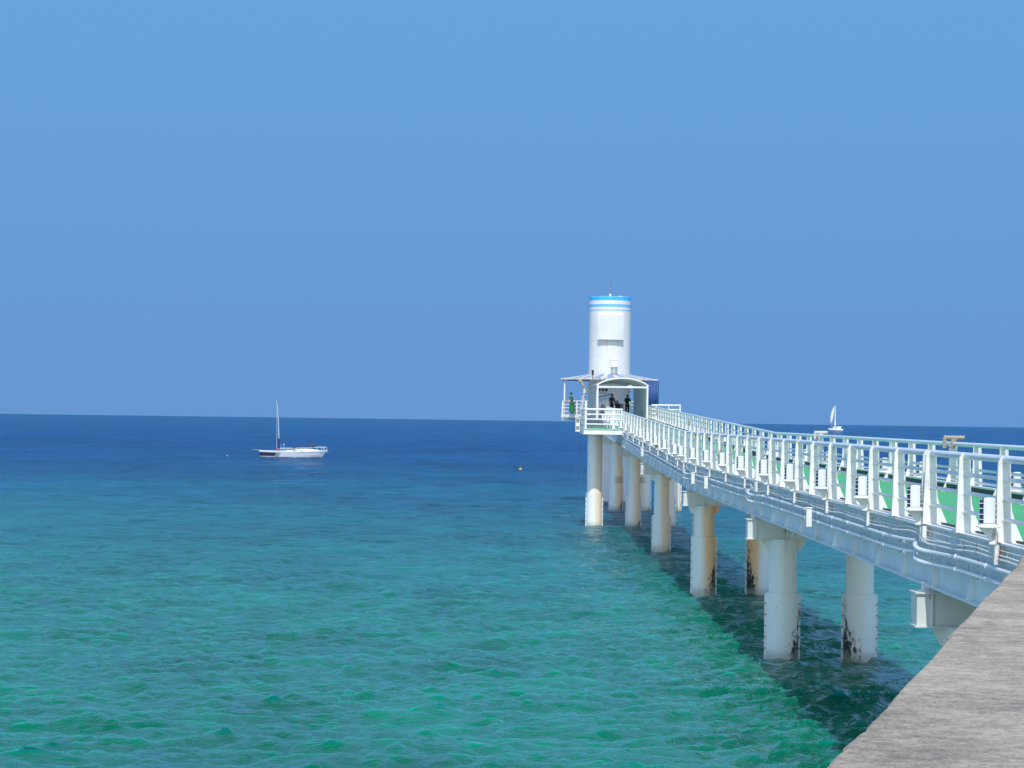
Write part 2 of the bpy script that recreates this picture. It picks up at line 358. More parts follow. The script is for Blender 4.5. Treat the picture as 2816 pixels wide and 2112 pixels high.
# ------------------------------------------------------------------ the sea
def build_sea():
    rs = [2.0, 10.0, 20.0, 30.0, 38.0]
    y = 40.0
    while y < 900:
        rs.append(y); y += min(max(0.085, 1.35 * y * y / 45850.0), 40)
    rs += [950, 1100, 1300, 1600, 2100, 3000, 5000, 9000, 18000, 40000, 90000]
    rs = np.array(rs)
    dense = np.arange(-14.0, 15.001, 0.034)
    a = np.concatenate([np.arange(-180, -14, 4.0)[0:], dense, np.arange(19, 180, 4.0)])
    a = np.radians(a)
    nr, na = len(rs), len(a)
    RR, AA = np.meshgrid(rs, a, indexing='ij')
    X = RR * np.sin(AA); Y = RR * np.cos(AA)
    sp = np.gradient(rs)[:, None] * np.ones((1, na))
    sp = np.maximum(sp, RR * np.radians(0.034))
    dx = np.zeros_like(X); dy = np.zeros_like(X); dz = np.zeros_like(X)
    fade = np.clip((1100 - RR) / 500, 0, 1) * np.clip((RR - 25) / 12, 0, 1)
    side = np.clip((np.radians(14.2) - np.abs(AA - np.radians(0.5))) / np.radians(1), 0, 1)
    fade = fade * side
    for i in range(230):
        lam = 0.32 * (14.0 / 0.32) ** (rng.random() ** 1.25)
        th = np.radians(-80 + rng.normal() * 29)      # waves run mostly towards the shore, a little across
        k = 2 * np.pi / lam; kx, ky = k * np.cos(th), k * np.sin(th)
        slope = 0.055 * (1.0 if lam < 0.9 else (0.9 / lam) ** 0.9)
        amp = slope / k
        wgt = np.clip((lam / sp - 1.3) / 1.5, 0, 1) * fade
        ph = kx * X + ky * Y + rng.random() * 6.283
        c, s_ = np.cos(ph), np.sin(ph)
        dz += amp * wgt * c; dx -= 0.8 * amp * wgt * s_ * np.cos(th); dy -= 0.8 * amp * wgt * s_ * np.sin(th)
    X = X + dx; Y = Y + dy
    V = np.stack([X, Y, dz], -1).reshape(-1, 3)
    i, j = np.meshgrid(np.arange(nr - 1), np.arange(na), indexing='ij')
    j2 = (j + 1) % na
    Fq = np.stack([i * na + j, i * na + j2, (i + 1) * na + j2, (i + 1) * na + j], -1).reshape(-1, 4)[:, ::-1]
    me = bpy.data.meshes.new('sea')
    me.vertices.add(len(V)); me.vertices.foreach_set('co', V.astype(np.float32).ravel())
    me.loops.add(Fq.size); me.loops.foreach_set('vertex_index', Fq.astype(np.int32).ravel())
    me.polygons.add(len(Fq)); me.polygons.foreach_set('loop_start', np.arange(0, Fq.size, 4, dtype=np.int32))
    me.polygons.foreach_set('use_smooth', np.ones(len(Fq), dtype=bool))
    me.materials.append(M['sea']); me.update(calc_edges=True)
    o = bpy.data.objects.new('sea', me); COL.objects.link(o); tag(o, kind='structure')
build_sea()

# ------------------------------------------------------------------ the shore: concrete quay the picture is taken from
LAND_Z = EYE - 1.6
def quay():
    # left edge runs slightly to the right of the view; crumbly arris
    p0 = Vector((1.46, 11.86)); d = (Vector((6.55, 32.45)) - p0)
    e0 = p0 - d * 1.6; e1 = Vector((6.55, 32.45))
    n = 420; top = []; rr = random.Random(3)
    for i in range(n + 1):
        q = e0.lerp(e1, i / n)
        o = 0.010 * math.sin(i * 0.21) + 0.008 * math.sin(i * 0.067 + 1) + rr.gauss(0, 0.0055)
        if rr.random() < 0.06: o += rr.random() * 0.03
        top.append((q.x + o, q.y))
    mb = MB()
    poly = top + [(60, 32.45), (60, e0.y)]
    nn = len(poly)
    ch = 0.03
    vs = [(x + (ch if i <= n else 0), y, LAND_Z) for i, (x, y) in enumerate(poly)]
    vs += [(x, y, LAND_Z - ch) for x, y in poly] + [(x, y, -3) for x, y in poly]
    fs = [tuple(range(nn - 1, -1, -1))]
    for k in range(2):
        for i in range(nn):
            j = (i + 1) % nn
            fs.append((k * nn + i, k * nn + j, (k + 1) * nn + j, (k + 1) * nn + i))
    mb.add(vs, fs)
    o = mb.build('quay', M['concrete']); tag(o, kind='structure')
quay()

# ------------------------------------------------------------------ the pier's line: nearly level, then a ramp from the third support on
K = 1.0315
KY = 97.2 * K
def zl(Y): return EYE + 0.00114 * min(Y, KY) + 0.0172 * max(0.0, Y - KY)
def zr(h, Y): return zl(Y) - h * K
XL, XR = 6.54 * K, 10.0 * K
GL, GR = 6.55 * K, 9.98 * K
BENTS = [41.0, 70.4, 96.9, 129.4, 158.7, 189.0]
JOINTS = [K * j for j in (12.9, 39.85, 67.2, 95.9, 126.5, 156.0, 180.0)]
NEAR_END = 32.45; FAR_END = 196.0

bridge = thing('pier_walkway', 'long raised white steel walkway with green deck leading to the round tower', 'walkway', (8.27, NEAR_END, 5.0))
inv = Matrix.Translation((-8.27, -NEAR_END, -5.0))
def bchild(mb, name, m, smooth=False, bevel=0):
    o = mb.build(name, m, bridge, smooth, bevel=bevel); o.matrix_parent_inverse = inv; return o
segY = [NEAR_END, KY, 196.0]
def ramp_parts(x0, x1, h0, h1, ys=segY):
    mb = MB()
    for a, b in zip(ys, ys[1:]): mb.slopebox(x0, x1, a, b, zl, h0, h1)
    return mb
bchild(ramp_parts(6.89, 10.17, 1.55, 1.60), 'deck', M['green'])
for x0, x1 in ((6.655, 6.885), (10.175, 10.42)):
    bchild(ramp_parts(x0, x1, 1.572, 1.60), 'edge_plate', M['white'])
for x0, x1 in ((6.885, 6.94), (10.19, 10.27)):
    bchild(ramp_parts(x0, x1, 1.37 if x0 > 8 else 1.545, 1.57), 'kerb_dark_strip', M['dark'])  # black strip painted for the shaded gap under the far kerb cap
bchild(ramp_parts(10.18, 10.30, 1.33, 1.368), 'kerb_cap', M['white'])
for gx in (GL, GR):
    for a, b in zip(BENTS[:-1], BENTS[1:]):
        a2, b2 = a + 0.03, b - 0.03
        mb = MB()
        ys = [a2, b2]
        mb.slopebox(gx - 0.01, gx + 0.01, a2, b2, zl, 1.604, 2.50)
        mb.slopebox(gx - 0.11, gx + 0.11, a2, b2, zl, 2.50, 2.54)
        mb.slopebox(gx - 0.12, gx + 0.12, a2, b2, zl, 1.604, 1.63)
        bchild(mb, 'girder', M['girder'])
    mb = MB(); mb.slopebox(gx - 0.01, gx + 0.01, NEAR_END, BENTS[0] - 0.03, zl, 1.604, 2.50); mb.slopebox(gx - 0.11, gx + 0.11, NEAR_END, BENTS[0] - 0.03, zl, 2.50, 2.54)
    bchild(mb, 'girder', M['girder'])
# web stiffeners: tapered plates standing on the lower flange
st = MB(); st.prism_y([(-0.125, 0.0), (0, 0.0), (0, 0.46), (-0.03, 0.46)], -0.006, 0.006); st_m = st.mesh('stiffener', M['girder'])
Ys = np.arange(34.0, 188, 3.12)
for Yv in Ys:
    if min(abs(Yv - b) for b in BENTS) < 0.3: continue
    o = link('stiffener', st_m, bridge, (GL - 0.011, Yv, zr(2.50, Yv))); o.matrix_parent_inverse = inv
# floor beam ends below the edge plate
fb = MB(); fb.box(-0.035, 0.035, -0.05, 0.05, -0.27, 0); fb.prism_y([(0.035, -0.25), (0.13, -0.27), (0.13, 0), (0.035, 0)], -0.007, 0.007); fb_m = fb.mesh('bracket', M['white'])
bracketY = []

# posts ------------------------------------------------------------
span_posts = []   # list of (Y, lamp?)
for k in range(len(JOINTS) - 1):
    a, b = JOINTS[k], JOINTS[k + 1]
    n = 9
    for i in range(n + 1):
        Yp = a + 0.135 + (b - a - 0.27) * i / n
        if Yp < 29.0: continue
        if k == 0: lamp = ((n - i) % 2 == 0 and i != n)
        elif k == 1: lamp = ((n - i) % 2 == 1)
        else: lamp = (i % 2 == 1)
        span_posts.append((Yp, lamp))
for Yp in (188.5, 191.5, 194.5): span_posts.append((Yp, False))

def post_mesh():
    mb = MB()
    # plate across the walkway: outer edge leans out a little, foot sweeps inwards
    out = [(-0.135, 0.0), (0.245, 0.0), (0.20, 0.10), (0.135, 0.25), (0.085, 0.42), (0.07, 0.60), (0.06, 1.06), (0.05, 1.10), (0.03, 1.13), (-0.03, 1.145), (-0.07, 1.13), (-0.09, 1.09), (-0.095, 1.0)]
    mb.prism_y(out, -0.009, 0.009)
    # flange on the outer edge
    mb.add([(-0.147, -0.045, 0), (-0.135, -0.045, 0), (-0.135, 0.045, 0), (-0.147, 0.045, 0), (-0.105, -0.04, 1.09), (-0.093, -0.04, 1.09), (-0.093, 0.04, 1.09), (-0.105, 0.04, 1.09)],
           [(3, 2, 1, 0), (4, 5, 6, 7), (0, 1, 5, 4), (1, 2, 6, 5), (2, 3, 7, 6), (3, 0, 4, 7)])
    mb.box(-0.15, 0.25, -0.06, 0.06, 0.0, 0.012)
    for z in (0.30, 0.57, 0.84):      # pipe collars
        mb.lathe([(0.040, -0.03), (0.040, 0.03)], 0, 0, 8) if False else None
        mb.tube([(0.0, -0.03, z), (0.0, 0.03, z)], 0.045, 8)
        mb.box(-0.05, -0.03, -0.02, -0.009, z - 0.02, z + 0.02)
    mb.v = [(x * K, y * K, z * K) for x, y, z in mb.v]; return mb
pm = post_mesh().mesh('post', M['white'])
pmr = bpy.data.meshes.new('post'); 
mbr = post_mesh(); mbr.v = [(-x, y, z) for x, y, z in mbr.v]; pmr = mbr.mesh('post', M['white'])
def railing(x, me, label, y0, y1, side):
    g = thing('railing', label, 'railing', (x, y0, zr(1.57, y0)))
    gi = Matrix.Translation((-x, -y0, -zr(1.57, y0)))
    for Yp, lamp in span_posts:
        if Yp < y0 - 0.01 or Yp > y1: continue
        o = link('post', me, g, (x, Yp, zr(1.572, Yp))); o.matrix_parent_inverse = gi
    def line(h, xo=0): return [(x + xo, Y, zr(h, Y)) for Y in (y0 - 1.2, KY - 0.6, KY, KY + 0.6, y1)]
    o = MB().tube(line(0.467), 0.052, 12).build('handrail', M['rail'], g, True); o.matrix_parent_inverse = gi
    for h in (0.735, 1.0, 1.27):
        o = MB().tube(line(h), 0.030, 8).build('mid_rail', M['rail'], g, True); o.matrix_parent_inverse = gi
    return g
railing(XL, pm, 'white pipe railing with plate posts along the near left side of the walkway', 31.0, 196.0, -1)
railing(XR, pmr, 'white pipe railing along the far right side of the walkway, seen through the near one', 31.0, 196.0, 1)
for Yp, lamp in span_posts:
    if Yp < 33: continue
    if lamp or any(abs(abs(Yp - j) - 0.135) < 0.02 for j in JOINTS):
        o = link('bracket', fb_m, bridge, (6.625, Yp, zr(1.602, Yp))); o.matrix_parent_inverse = inv

# drum lamps ---------------------------------------------------------
lm = {}
h_ = MB(); h_.lathe([(0.0001, 0.0), (0.116, 0.0), (0.116, 0.31), (0.0001, 0.31)], 0, 0, 20); lm['core'] = h_.mesh('louvre_core', M['purple'], True)
def shield(c):
    mb = MB()
    a0, a1 = c - R(38), c + R(38); n = 8
    prof = [(0.122, 0.0), (0.130, 0.0), (0.130, 0.335), (0.122, 0.335)]
    mb.lathe(prof + [prof[0]], 0, 0, n, a0, a1)
    mb.lathe([(0.0001, 0.33), (0.121, 0.33), (0.118, 0.345), (0.0001, 0.352)], 0, 0, n, a0, a1)
    return mb
lm['shield'] = shield(-PI / 2).mesh('shield', M['clean'], True)
lm['shield2'] = shield(PI / 2).mesh('shield', M['clean'], True)
b_ = MB(); b_.lathe([(0.0001, -0.005), (0.135, -0.005), (0.135, -0.03), (0.165, -0.045), (0.165, -0.06), (0.0001, -0.06)], 0, 0, 24); lm['base'] = b_.mesh('base', M['clean'], True)
c_ = MB()
for z in (0.05, 0.12, 0.20, 0.27):
    for s_ in (-1, 1):
        c_.tube([(s_ * 0.083, -0.092, z), (s_ * 0.132, -0.045, z)], 0.006, 5)
lm['clips'] = c_.mesh('clip', M['white'])
def lamp_bracket(sg):
    mb = MB(); mb.prism_y([(-0.13, -0.062), (0.10, -0.30), (0.10, -0.062)], -0.006, 0.006)
    mb.box(0.10, 0.108, -0.05, 0.05, -0.29, -0.06); mb.box(0.02, 0.10, -0.012, -0.007, -0.29, -0.062)
    mb.v = [(sg * x, y, z) for x, y, z in mb.v]; return mb.mesh('bracket', M['white'])
lm['brL'] = lamp_bracket(1); lm['brR'] = lamp_bracket(-1)
ORD = ['first', 'second', 'third', 'fourth', 'fifth', 'sixth', 'seventh', 'eighth', 'ninth', 'tenth', 'eleventh', 'twelfth', 'thirteenth', 'fourteenth', 'fifteenth', 'sixteenth', 'seventeenth', 'eighteenth', 'nineteenth', 'twentieth', 'twenty-first', 'twenty-second', 'twenty-third', 'twenty-fourth', 'twenty-fifth', 'twenty-sixth', 'twenty-seventh', 'twenty-eighth']
def lamp(x, Yp, br, label, group):
    z = zr(1.31, Yp)
    t = thing('drum_lamp', label, 'lamp', (x, Yp - 0.13, z), group)
    link('louvre_core', lm['core'], t); link('shield', lm['shield'], t); link('shield', lm['shield2'], t)
    link('base', lm['base'], t); link('clip', lm['clips'], t)['kind'] = 'stuff'; link('bracket', lm[br], t)
i = 0
for Yp, on in span_posts:
    if on and Yp > 32:
        lamp(6.483, Yp, 'brL', f'white drum lamp outside the near railing, {ORD[i]} along from the quay', 'drum lamps along the near railing'); i += 1
i = 0
for Yp, on in span_posts:
    if on and Yp > 50:
        lamp(10.58, Yp, 'brR', f'white drum lamp outside the far railing, {ORD[i]} along from the quay end', 'drum lamps along the far railing'); i += 1

# service pipes under the near edge ----------------------------------
def pipe_path(x, h, amp, sag=0.0):
    pts = []
    Y = 32.6
    while Y < 152:
        d = min(((Y - b) for b in BENTS), key=abs)
        bul = amp * math.exp(-(d / 0.5) ** 2)
        dz = 0.06 * math.tanh(d / 0.35) * math.exp(-(d / 2.2) ** 2) if amp else 0
        wob = sag * math.sin(Y * 2.1) * 0.5 + sag * math.sin(Y * 0.83 + h * 9)
        pts.append((x - bul, Y, zr(h, Y) + wob + dz)); Y += 0.22 if abs(d) < 1.6 else 0.75
    return pts
pc = MB(); pc.tube([(0, -0.035, 0), (0, 0.035, 0)], 0.048, 10); pc_m = pc.mesh('coupling', M['clean'], True)
hg = MB(); hg.box(0.0, 0.10, -0.02, 0.02, -0.012, 0.012); hg.box(-0.01, 0.012, -0.02, 0.02, -0.05, 0.06); hg_m = hg.mesh('hanger', mat('rusty_bracket', (0.42, 0.36, 0.30), 0.8, rust=0.9))
def service_pipe(x, h, r, label, couple=True):
    g = thing('service_pipe', label, 'pipe', (x, 31.5, zr(h, 31.5))); gi = Matrix.Translation((-x, -31.5, -zr(h, 31.5)))
    pts = pipe_path(x, h, 0.16)
    o = MB().tube(pts, r, 10).build('pipe', M['rail'], g, True); o.matrix_parent_inverse = gi
    Y = 33.2; k = 0
    while Y < 150:
        if min(abs(Y - b) for b in BENTS) > 0.9:
            o = link('coupling', pc_m, g, (x, Y, zr(h, Y))); o.matrix_parent_inverse = gi
            o = link('hanger', hg_m, g, (x, Y + 0.7, zr(h, Y + 0.7))); o.matrix_parent_inverse = gi
        Y += 2.45; k += 1
service_pipe(6.65, 1.93, 0.037, 'upper of the two grey-white water pipes along the near girder')
service_pipe(6.65, 2.11, 0.037, 'lower of the two grey-white water pipes along the near girder')
for x, h, r, lab in ((6.65, 1.80, 0.018, 'thin white conduit just above the two water pipes, the lower of the pair'), (6.65, 1.74, 0.012, 'thinnest white cable just under the edge of the walkway')):
    tag(MB().tube(pipe_path(x, h, 0.05, 0.018), r, 6).build('conduit', M['white'], smooth=True), lab, 'cable')
tray = MB()
for side_ in (-0.05, 0.05): tray.tube([(6.66, Y, zr(1.72 + side_, Y)) for Y in np.arange(32.6, 62, 1.0)], 0.008, 4)
for Y in np.arange(32, 60, 0.45): tray.tube([(6.66, Y, zr(1.67, Y)), (6.66, Y, zr(1.77, Y))], 0.006, 4)
tag(tray.build('cable_ladder', M['white']), 'ladder-like cable tray above the pipes at the quay end', 'cable tray')

jb = MB(); jb.box(-0.06, 0.06, -0.05, 0.05, -0.20, 0.20); jb.box(-0.075, 0.075, -0.065, 0.065, 0.20, 0.225); jbm = jb.mesh('junction_box', M['white'], bevel=0.004)
for Y, lab in ((55.5, 'white junction box on the pipes, nearest the quay'), (85.2, 'white junction box on the pipes, second from the quay'), (91.4, 'white junction box on the pipes, third from the quay'), (127.5, 'white junction box on the pipes, furthest from the quay')):
    o = bpy.data.objects.new('junction_box', jbm); COL.objects.link(o); o.location = (6.46, Y, zr(2.03, Y)); tag(o, lab, 'box', 'junction boxes on the pipes')
vb = MB(); vb.box(-0.045, 0.045, -0.05, 0.05, 0, 0.24); vb.box(-0.06, 0.06, -0.06, 0.06, 0.24, 0.255)
vbm = vb.mesh('valve_box', M['white']); vt = MB()
for dx in (-0.025, 0.03): vt.tube([(dx, 0, 0.255), (dx, 0, 0.30)], 0.012, 6)
vtm = vt.mesh('tap', M['clean'])
for x_, Y, lab in ((6.72, 48.7, 'small white post box with two taps between near railing posts, nearer the quay'), (6.72, 62.2, 'small white post box with two taps between near railing posts, middle of three'), (6.72, 81.7, 'small white post box with two taps between near railing posts, furthest of three')):
    t = thing('valve_box', lab, 'box', (x_, Y, zr(1.572, Y)), 'tap boxes on the walkway edge'); link('box', vbm, t); link('tap', vtm, t)

# supports -------------------------------------------------------------
def fin_mesh(r, z0, z1):
    mb = MB()
    for s_ in (-1, 1):
        mb.box(s_ * (r + 0.022) - 0.03, s_ * (r + 0.022) + 0.03, -0.03, -0.012, z0, z1)
        mb.box(s_ * (r + 0.022) - 0.03, s_ * (r + 0.022) + 0.03, 0.012, 0.03, z0, z1)
    return mb
def bolt_mesh(r, z0, z1):
    mb = MB(); z = z0 + 0.25; k = 0
    while z < z1:
        for s_ in (-1, 1): mb.box(s_ * (r + 0.03) - 0.02, s_ * (r + 0.03) + 0.02, -0.055, 0.055, z - 0.014, z + 0.014)
        z += 0.31
    return mb
def support(name, label, cols, cap=None, group='steel supports standing in the sea'):
    """cols: (x, y, top_z, sleeve_top, r_up, r_sl, material)"""
    x0, y0 = cols[0][0], cols[0][1]
    t = thing(name, label, 'pier support', (x0, y0, 0), group)
    for (x, y, zt, zs, ru, rl, m) in cols:
        o = MB().lathe([(0.001, zs - 0.2), (ru, zs - 0.2), (ru, zt), (0.001, zt)], 0, 0, 40).build('column', m, t, True, (x - x0, y - y0, 0))
        o = MB().lathe([(0.001, -3), (rl, -3), (rl, zs), (ru - 0.01, zs + 0.004)], 0, 0, 40).build('sleeve', m, t, True, (x - x0, y - y0, 0))
        fin_mesh(rl, -1, zs - 0.03).build('flange', M['white'], o)
        bolt_mesh(rl, -0.2, zs - 0.1).build('bolt', M['brown'], o)
        if cap:
            for dx_, dy_ in ((1, 0), (-1, 0), (0, -1), (0, 1)):
                g = MB(); a = ru - 0.005; b = ru + 0.21
                if dx_: pts = [(dx_ * a, zt - 0.30), (dx_ * (ru + 0.10), zt - 0.30), (dx_ * b, zt - 0.12), (dx_ * b, zt), (dx_ * a, zt)]; g.prism_y(pts if dx_ > 0 else pts[::-1], -0.01, 0.01)
                else:
                    s2 = MB().prism_y([(a, zt - 0.30), (a + 0.02, zt - 0.30), (a + 0.10, zt - 0.12), (a + 0.10, zt), (a, zt)], -0.01, 0.01)
                    g.add([(yy, dy_ * xx, zz) for xx, yy, zz in s2.v], s2.f)
                g.build('gusset', m, t, False, (x - x0, y - y0, 0))
    if cap:
        cx0, cx1, cy, zb, ztop = cap
        mb = MB(); mb.box(cx0 + 0.03, cx1 - 0.03, cy - 0.29, cy + 0.29, zb + 0.025, ztop - 0.025)
        o = mb.build('cap_beam', M['beam'], t, False, (-x0, -y0, 0))
        fl = MB(); fl.box(cx0, cx1, cy - 0.33, cy + 0.33, ztop - 0.025, ztop); fl.box(cx0, cx1, cy - 0.33, cy + 0.33, zb, zb + 0.025)
        for xx in [c[0] for c in cols] + [cx0 + 0.28, cx1 - 0.28]:
            fl.box(xx - 0.008, xx + 0.008, cy - 0.322, cy - 0.29, zb + 0.025, ztop - 0.025)
        fl.build('flange_plate', M['beam'], t, False, (-x0, -y0, 0))
        for gx in (GL, GR):
            b = MB(); b.box(gx - 0.14, gx + 0.12, cy - 0.20, cy + 0.20, ztop, ztop + 0.035); b.box(gx - 0.09, gx + 0.08, cy - 0.16, cy + 0.16, ztop + 0.035, ztop + 0.085)
            b.box(gx - 0.16, gx - 0.12, cy - 0.05, cy + 0.0, ztop, ztop + 0.10)
            b.build('bearing', M['white'], t, False, (-x0, -y0, 0))
    return t
E_, W_ = 0.0, PI
cm = column_mat
def bent(Y, xl, xr, zs, ml, mr_, label, ru=0.385, rl=0.445, dx=0):
    ztop = zr(2.54, Y) - 0.085; zb = ztop - 0.56
    support('bridge_support', label, [(xl, Y, zb, zs, ru, rl, ml), (xr, Y, zb, zs, ru, rl, mr_)], (6.45 + dx, xr + 0.95, Y, zb, ztop))
bent(41.0, 7.40, 9.5, 1.9, cm(1, E_, 0.3, E_, 0.5), cm(2, W_, 0.2, W_, 0.5), 'white steel cap beam and column half hidden by the concrete quay')
bent(70.4, 7.49, 9.62, 1.90, cm(3, E_, 0.22, E_ + 0.05, 1.35), cm(4, W_, 0.15, W_ - 0.05, 1.5), 'pair of white columns nearest in full view, black crust at their inner waterline')
bent(96.9, 7.30, 9.38, 2.25, cm(5, E_, 0.95, E_ + 0.1, 1.6), cm(6, W_, 0.9, W_ - 0.1, 2.4), 'brown-stained pair of columns with the widest black crust, second in full view')
bent(129.4, 7.57, 9.62, 1.84, cm(7, E_, 0.7, E_, 0.15), cm(8, E_, 0.3, E_, 0.2), 'brown-streaked column with a plain sleeve in front of the lit far one')
bent(158.7, 7.53, 9.66, 1.95, cm(9, E_, 0.7, E_ + 0.1, 0.55), cm(10, E_, 0.4, E_, 0.1), 'column with a small black patch low on its right, just right of the tower shaft')
bent(189.5, 7.68, 9.78, 3.15, cm(11, E_, 0.75, E_ + 0.2, 0.95, band=(2.0, 2.5)), cm(12, W_, 0.5, E_, 0.1, band=(2.0, 2.5)), 'columns with brown bands under the entrance canopy', ru=0.44, rl=0.49)

# left side platform -----------------------------------------------------
def rail_panel(mb, p0, p1, zb, zt, n, r, rt):
    for k in range(n):
        z = zb + (zt - zb) * (k + 1) / n
        mb.append(('top_rail' if k == n - 1 else 'mid_rail', [(p0[0], p0[1], z), (p1[0], p1[1], z)], rt if k == n - 1 else r))
def platform(name, label, x0, x1, y0, y1, zd, posts, sides, th=0.28):
    t = thing(name, label, 'platform', (x0, y0, zd)); ti = (-x0, -y0, -zd)
    MB().box(x0, x1, y0, y1, zd - 0.06, zd).build('deck', M['green'], t, loc=ti)
    mb = MB(); mb.box(x0 - 0.05, x1, y0 - 0.05, y0 + 0.0, zd - 0.08 - th, zd - 0.03); mb.box(x0 - 0.05, x0, y0, y1, zd - 0.08 - th, zd - 0.03)
    mb.box(x0 - 0.09, x1, y0 - 0.10, y0 - 0.05, zd - 0.08 - th, zd - 0.06 - th); mb.box(x0 - 0.09, x1, y0 - 0.10, y0 - 0.05, zd - 0.05, zd - 0.03)
    mb.box(x1, x1 + 0.05, y0, y1, zd - 0.08 - th, zd - 0.06)
    mb.build('edge_beam', M['white'], t, loc=ti)
    MB().box(x0, x1, y0 + 0.002, y1, zd - 0.20, zd - 0.065).build('soffit', M['beam'], t, loc=ti)
    for (px, py, w_, h_) in posts:
        mb = MB(); mb.box(px - w_, px + w_, py - 0.03, py + 0.03, zd - 0.03, zd + h_); mb.box(px - w_ * 1.5, px + w_ * 1.5, py - 0.06, py + 0.06, zd, zd + 0.03); mb.build('post', M['white'], t, loc=ti)
    for p0, p1 in sides:
        for k, (h_, r_) in enumerate(((1.17, 0.062), (0.86, 0.045), (0.56, 0.045), (0.26, 0.045))):
            MB().tube([(p0[0], p0[1], zd + h_), (p1[0], p1[1], zd + h_)], r_, 10).build('top_rail' if k == 0 else 'mid_rail', M['clean'], t, True, ti)
    return t
ZP = 6.125
platform('side_platform', 'white railed side platform with green floor on the walkway left', 4.33, 6.60, 155.5, 165.0, ZP,
         [(4.40, 155.56, 0.06, 1.65), (6.10, 155.56, 0.07, 1.2), (6.60, 155.56, 0.04, 1.2), (4.40, 160.0, 0.05, 1.2), (4.40, 164.9, 0.05, 1.2)],
         [((4.36, 155.56), (6.66, 155.56)), ((4.40, 155.6), (4.40, 164.9))])
support('bridge_support', 'single column under the left side platform, its lower half sunlit and cream coloured', [(5.08, 158.4, ZP - 0.21, 2.15, 0.46, 0.49, cm(13, E_, 0.5, E_, 0.02))])
platform('side_platform', 'white railed side platform sticking out on the right below the tower', 9.95, 12.1, 184.0, 192.0, 6.62,
         [(10.3, 184.06, 0.05, 1.17), (12.02, 184.06, 0.05, 1.17), (12.02, 191.9, 0.05, 1.17), (11.2, 184.06, 0.03, 1.17)],
         [((9.95, 184.06), (12.05, 184.06)), ((12.02, 184.1), (12.02, 191.9))])
support('bridge_support', 'rightmost far column standing in full sunlight', [(12.05, 190.0, 6.4, 3.15, 0.44, 0.49, cm(14, E_, 0.3, E_, 0.02))])

cab = thing('equipment_cabinet', 'open white steel cabinet frame on the outer side of the left platform', 'cabinet', (4.16, 165.2, 5.97))
mb = MB(); mb.box(-0.14, 0.14, 0, 0.4, -0.1, -0.06); mb.box(-0.14, 0.14, 0, 0.4, 0.74, 0.78); mb.box(-0.14, -0.10, 0, 0.4, -0.06, 0.74); mb.box(0.10, 0.14, 0, 0.4, -0.06, 0.74); mb.build('frame', M['white'], cab)
MB().box(-0.10, 0.10, 0.2, 0.22, -0.06, 0.74).build('back_panel', M['rail'], cab); MB().box(-0.10, 0.10, 0.02, 0.2, 0.26, 0.30).build('shelf', M['white'], cab)

# ------------------------------------------------------------------ the observation tower
TX, TY = 7.82, 209.7; TR = 1.71; TTOP = 16.80; ZD = 7.08
tower = thing('observation_tower', 'round white observation tower with blue stripes round its top', 'tower', (TX, TY, 0))
MB().lathe([(0.001, -3), (TR, -3), (TR, 13.20), (TR - 0.012, 13.205), (TR, 13.21), (TR, TTOP), (TR - 0.08, TTOP + 0.02), (TR - 0.08, TTOP - 0.05), (0.001, TTOP - 0.05)], 0, 0, 96).build('shaft', M['tower'], tower, True)
def ring(z0, z1, m): MB().lathe([(TR, z0), (TR + 0.006, z0), (TR + 0.006, z1), (TR, z1)], 0, 0, 96).build('stripe', m, tower, True)
ring(16.49, 16.802, M['sky1']); ring(15.95, 16.17, M['sky2']); ring(15.64, 15.73, M['sky3'])
wb = MB(); a0, a1 = -PI / 2 - 0.545, -PI / 2 + 0.545
prof = [(TR - 0.05, 13.25), (TR + 0.36, 13.25), (TR + 0.36, 15.30), (TR + 0.0, 15.55), (TR - 0.05, 15.55)]
nseg = 16; vs = []
for j in range(nseg + 1):
    a = a0 + (a1 - a0) * j / nseg
    for r_, z_ in prof: vs.append((r_ * math.cos(a), r_ * math.sin(a), z_))
np_ = len(prof); fs = []
for j in range(nseg):
    for q in range(np_): fs.append((j * np_ + q, j * np_ + (q + 1) % np_, (j + 1) * np_ + (q + 1) % np_, (j + 1) * np_ + q))
fs += [tuple(range(np_)), tuple(nseg * np_ + q for q in range(np_ - 1, -1, -1))]
wb.add(vs, fs); wb.build('overhanging_bay', M['tower'], tower, True)
for z_ in (11.92, 13.22):
    MB().lathe([(TR, z_ - 0.012), (TR + 0.006, z_ - 0.008), (TR + 0.006, z_ + 0.008), (TR, z_ + 0.012)], 0, 0, 96).build('weld_seam', M['sheet'], tower, True)
drip = mat('rust_drip', (0.50, 0.36, 0.22), 0.8)
for xa, z0_, z1_ in ((-0.30, 12.35, 13.24), (-0.28, 12.95, 13.24), (0.62, 12.75, 13.24)):
    on_shaft_early = [(xa + dx_, -math.sqrt((TR + 0.004) ** 2 - (xa + dx_) ** 2), z_) for z_, w_ in ((z0_, 0.006), (z1_, 0.028)) for dx_ in (-w_, w_)]
    MB().add(on_shaft_early, [(0, 1, 3, 2)]).build('rust_streak', drip, tower)
hood = MB(); hood.box(0.02, 0.62, -TR - 0.45, -TR + 0.2, 11.02, 11.58); hood.box(0.0, 0.64, -TR - 0.48, -TR + 0.2, 11.58, 11.66)
hood.build('vent_hood', M['clean'], tower)
lg = MB()
for x_ in (0.03, 0.27, 0.33, 0.60): lg.box(x_ - 0.015, x_ + 0.015, -TR - 0.40, -TR - 0.36, 10.46, 11.02)
for z_ in (10.62, 10.75): lg.box(0.03, 0.5, -TR - 0.41, -TR - 0.39, z_ - 0.012, z_ + 0.012)
lg.build('hood_frame', M['clean'], tower)
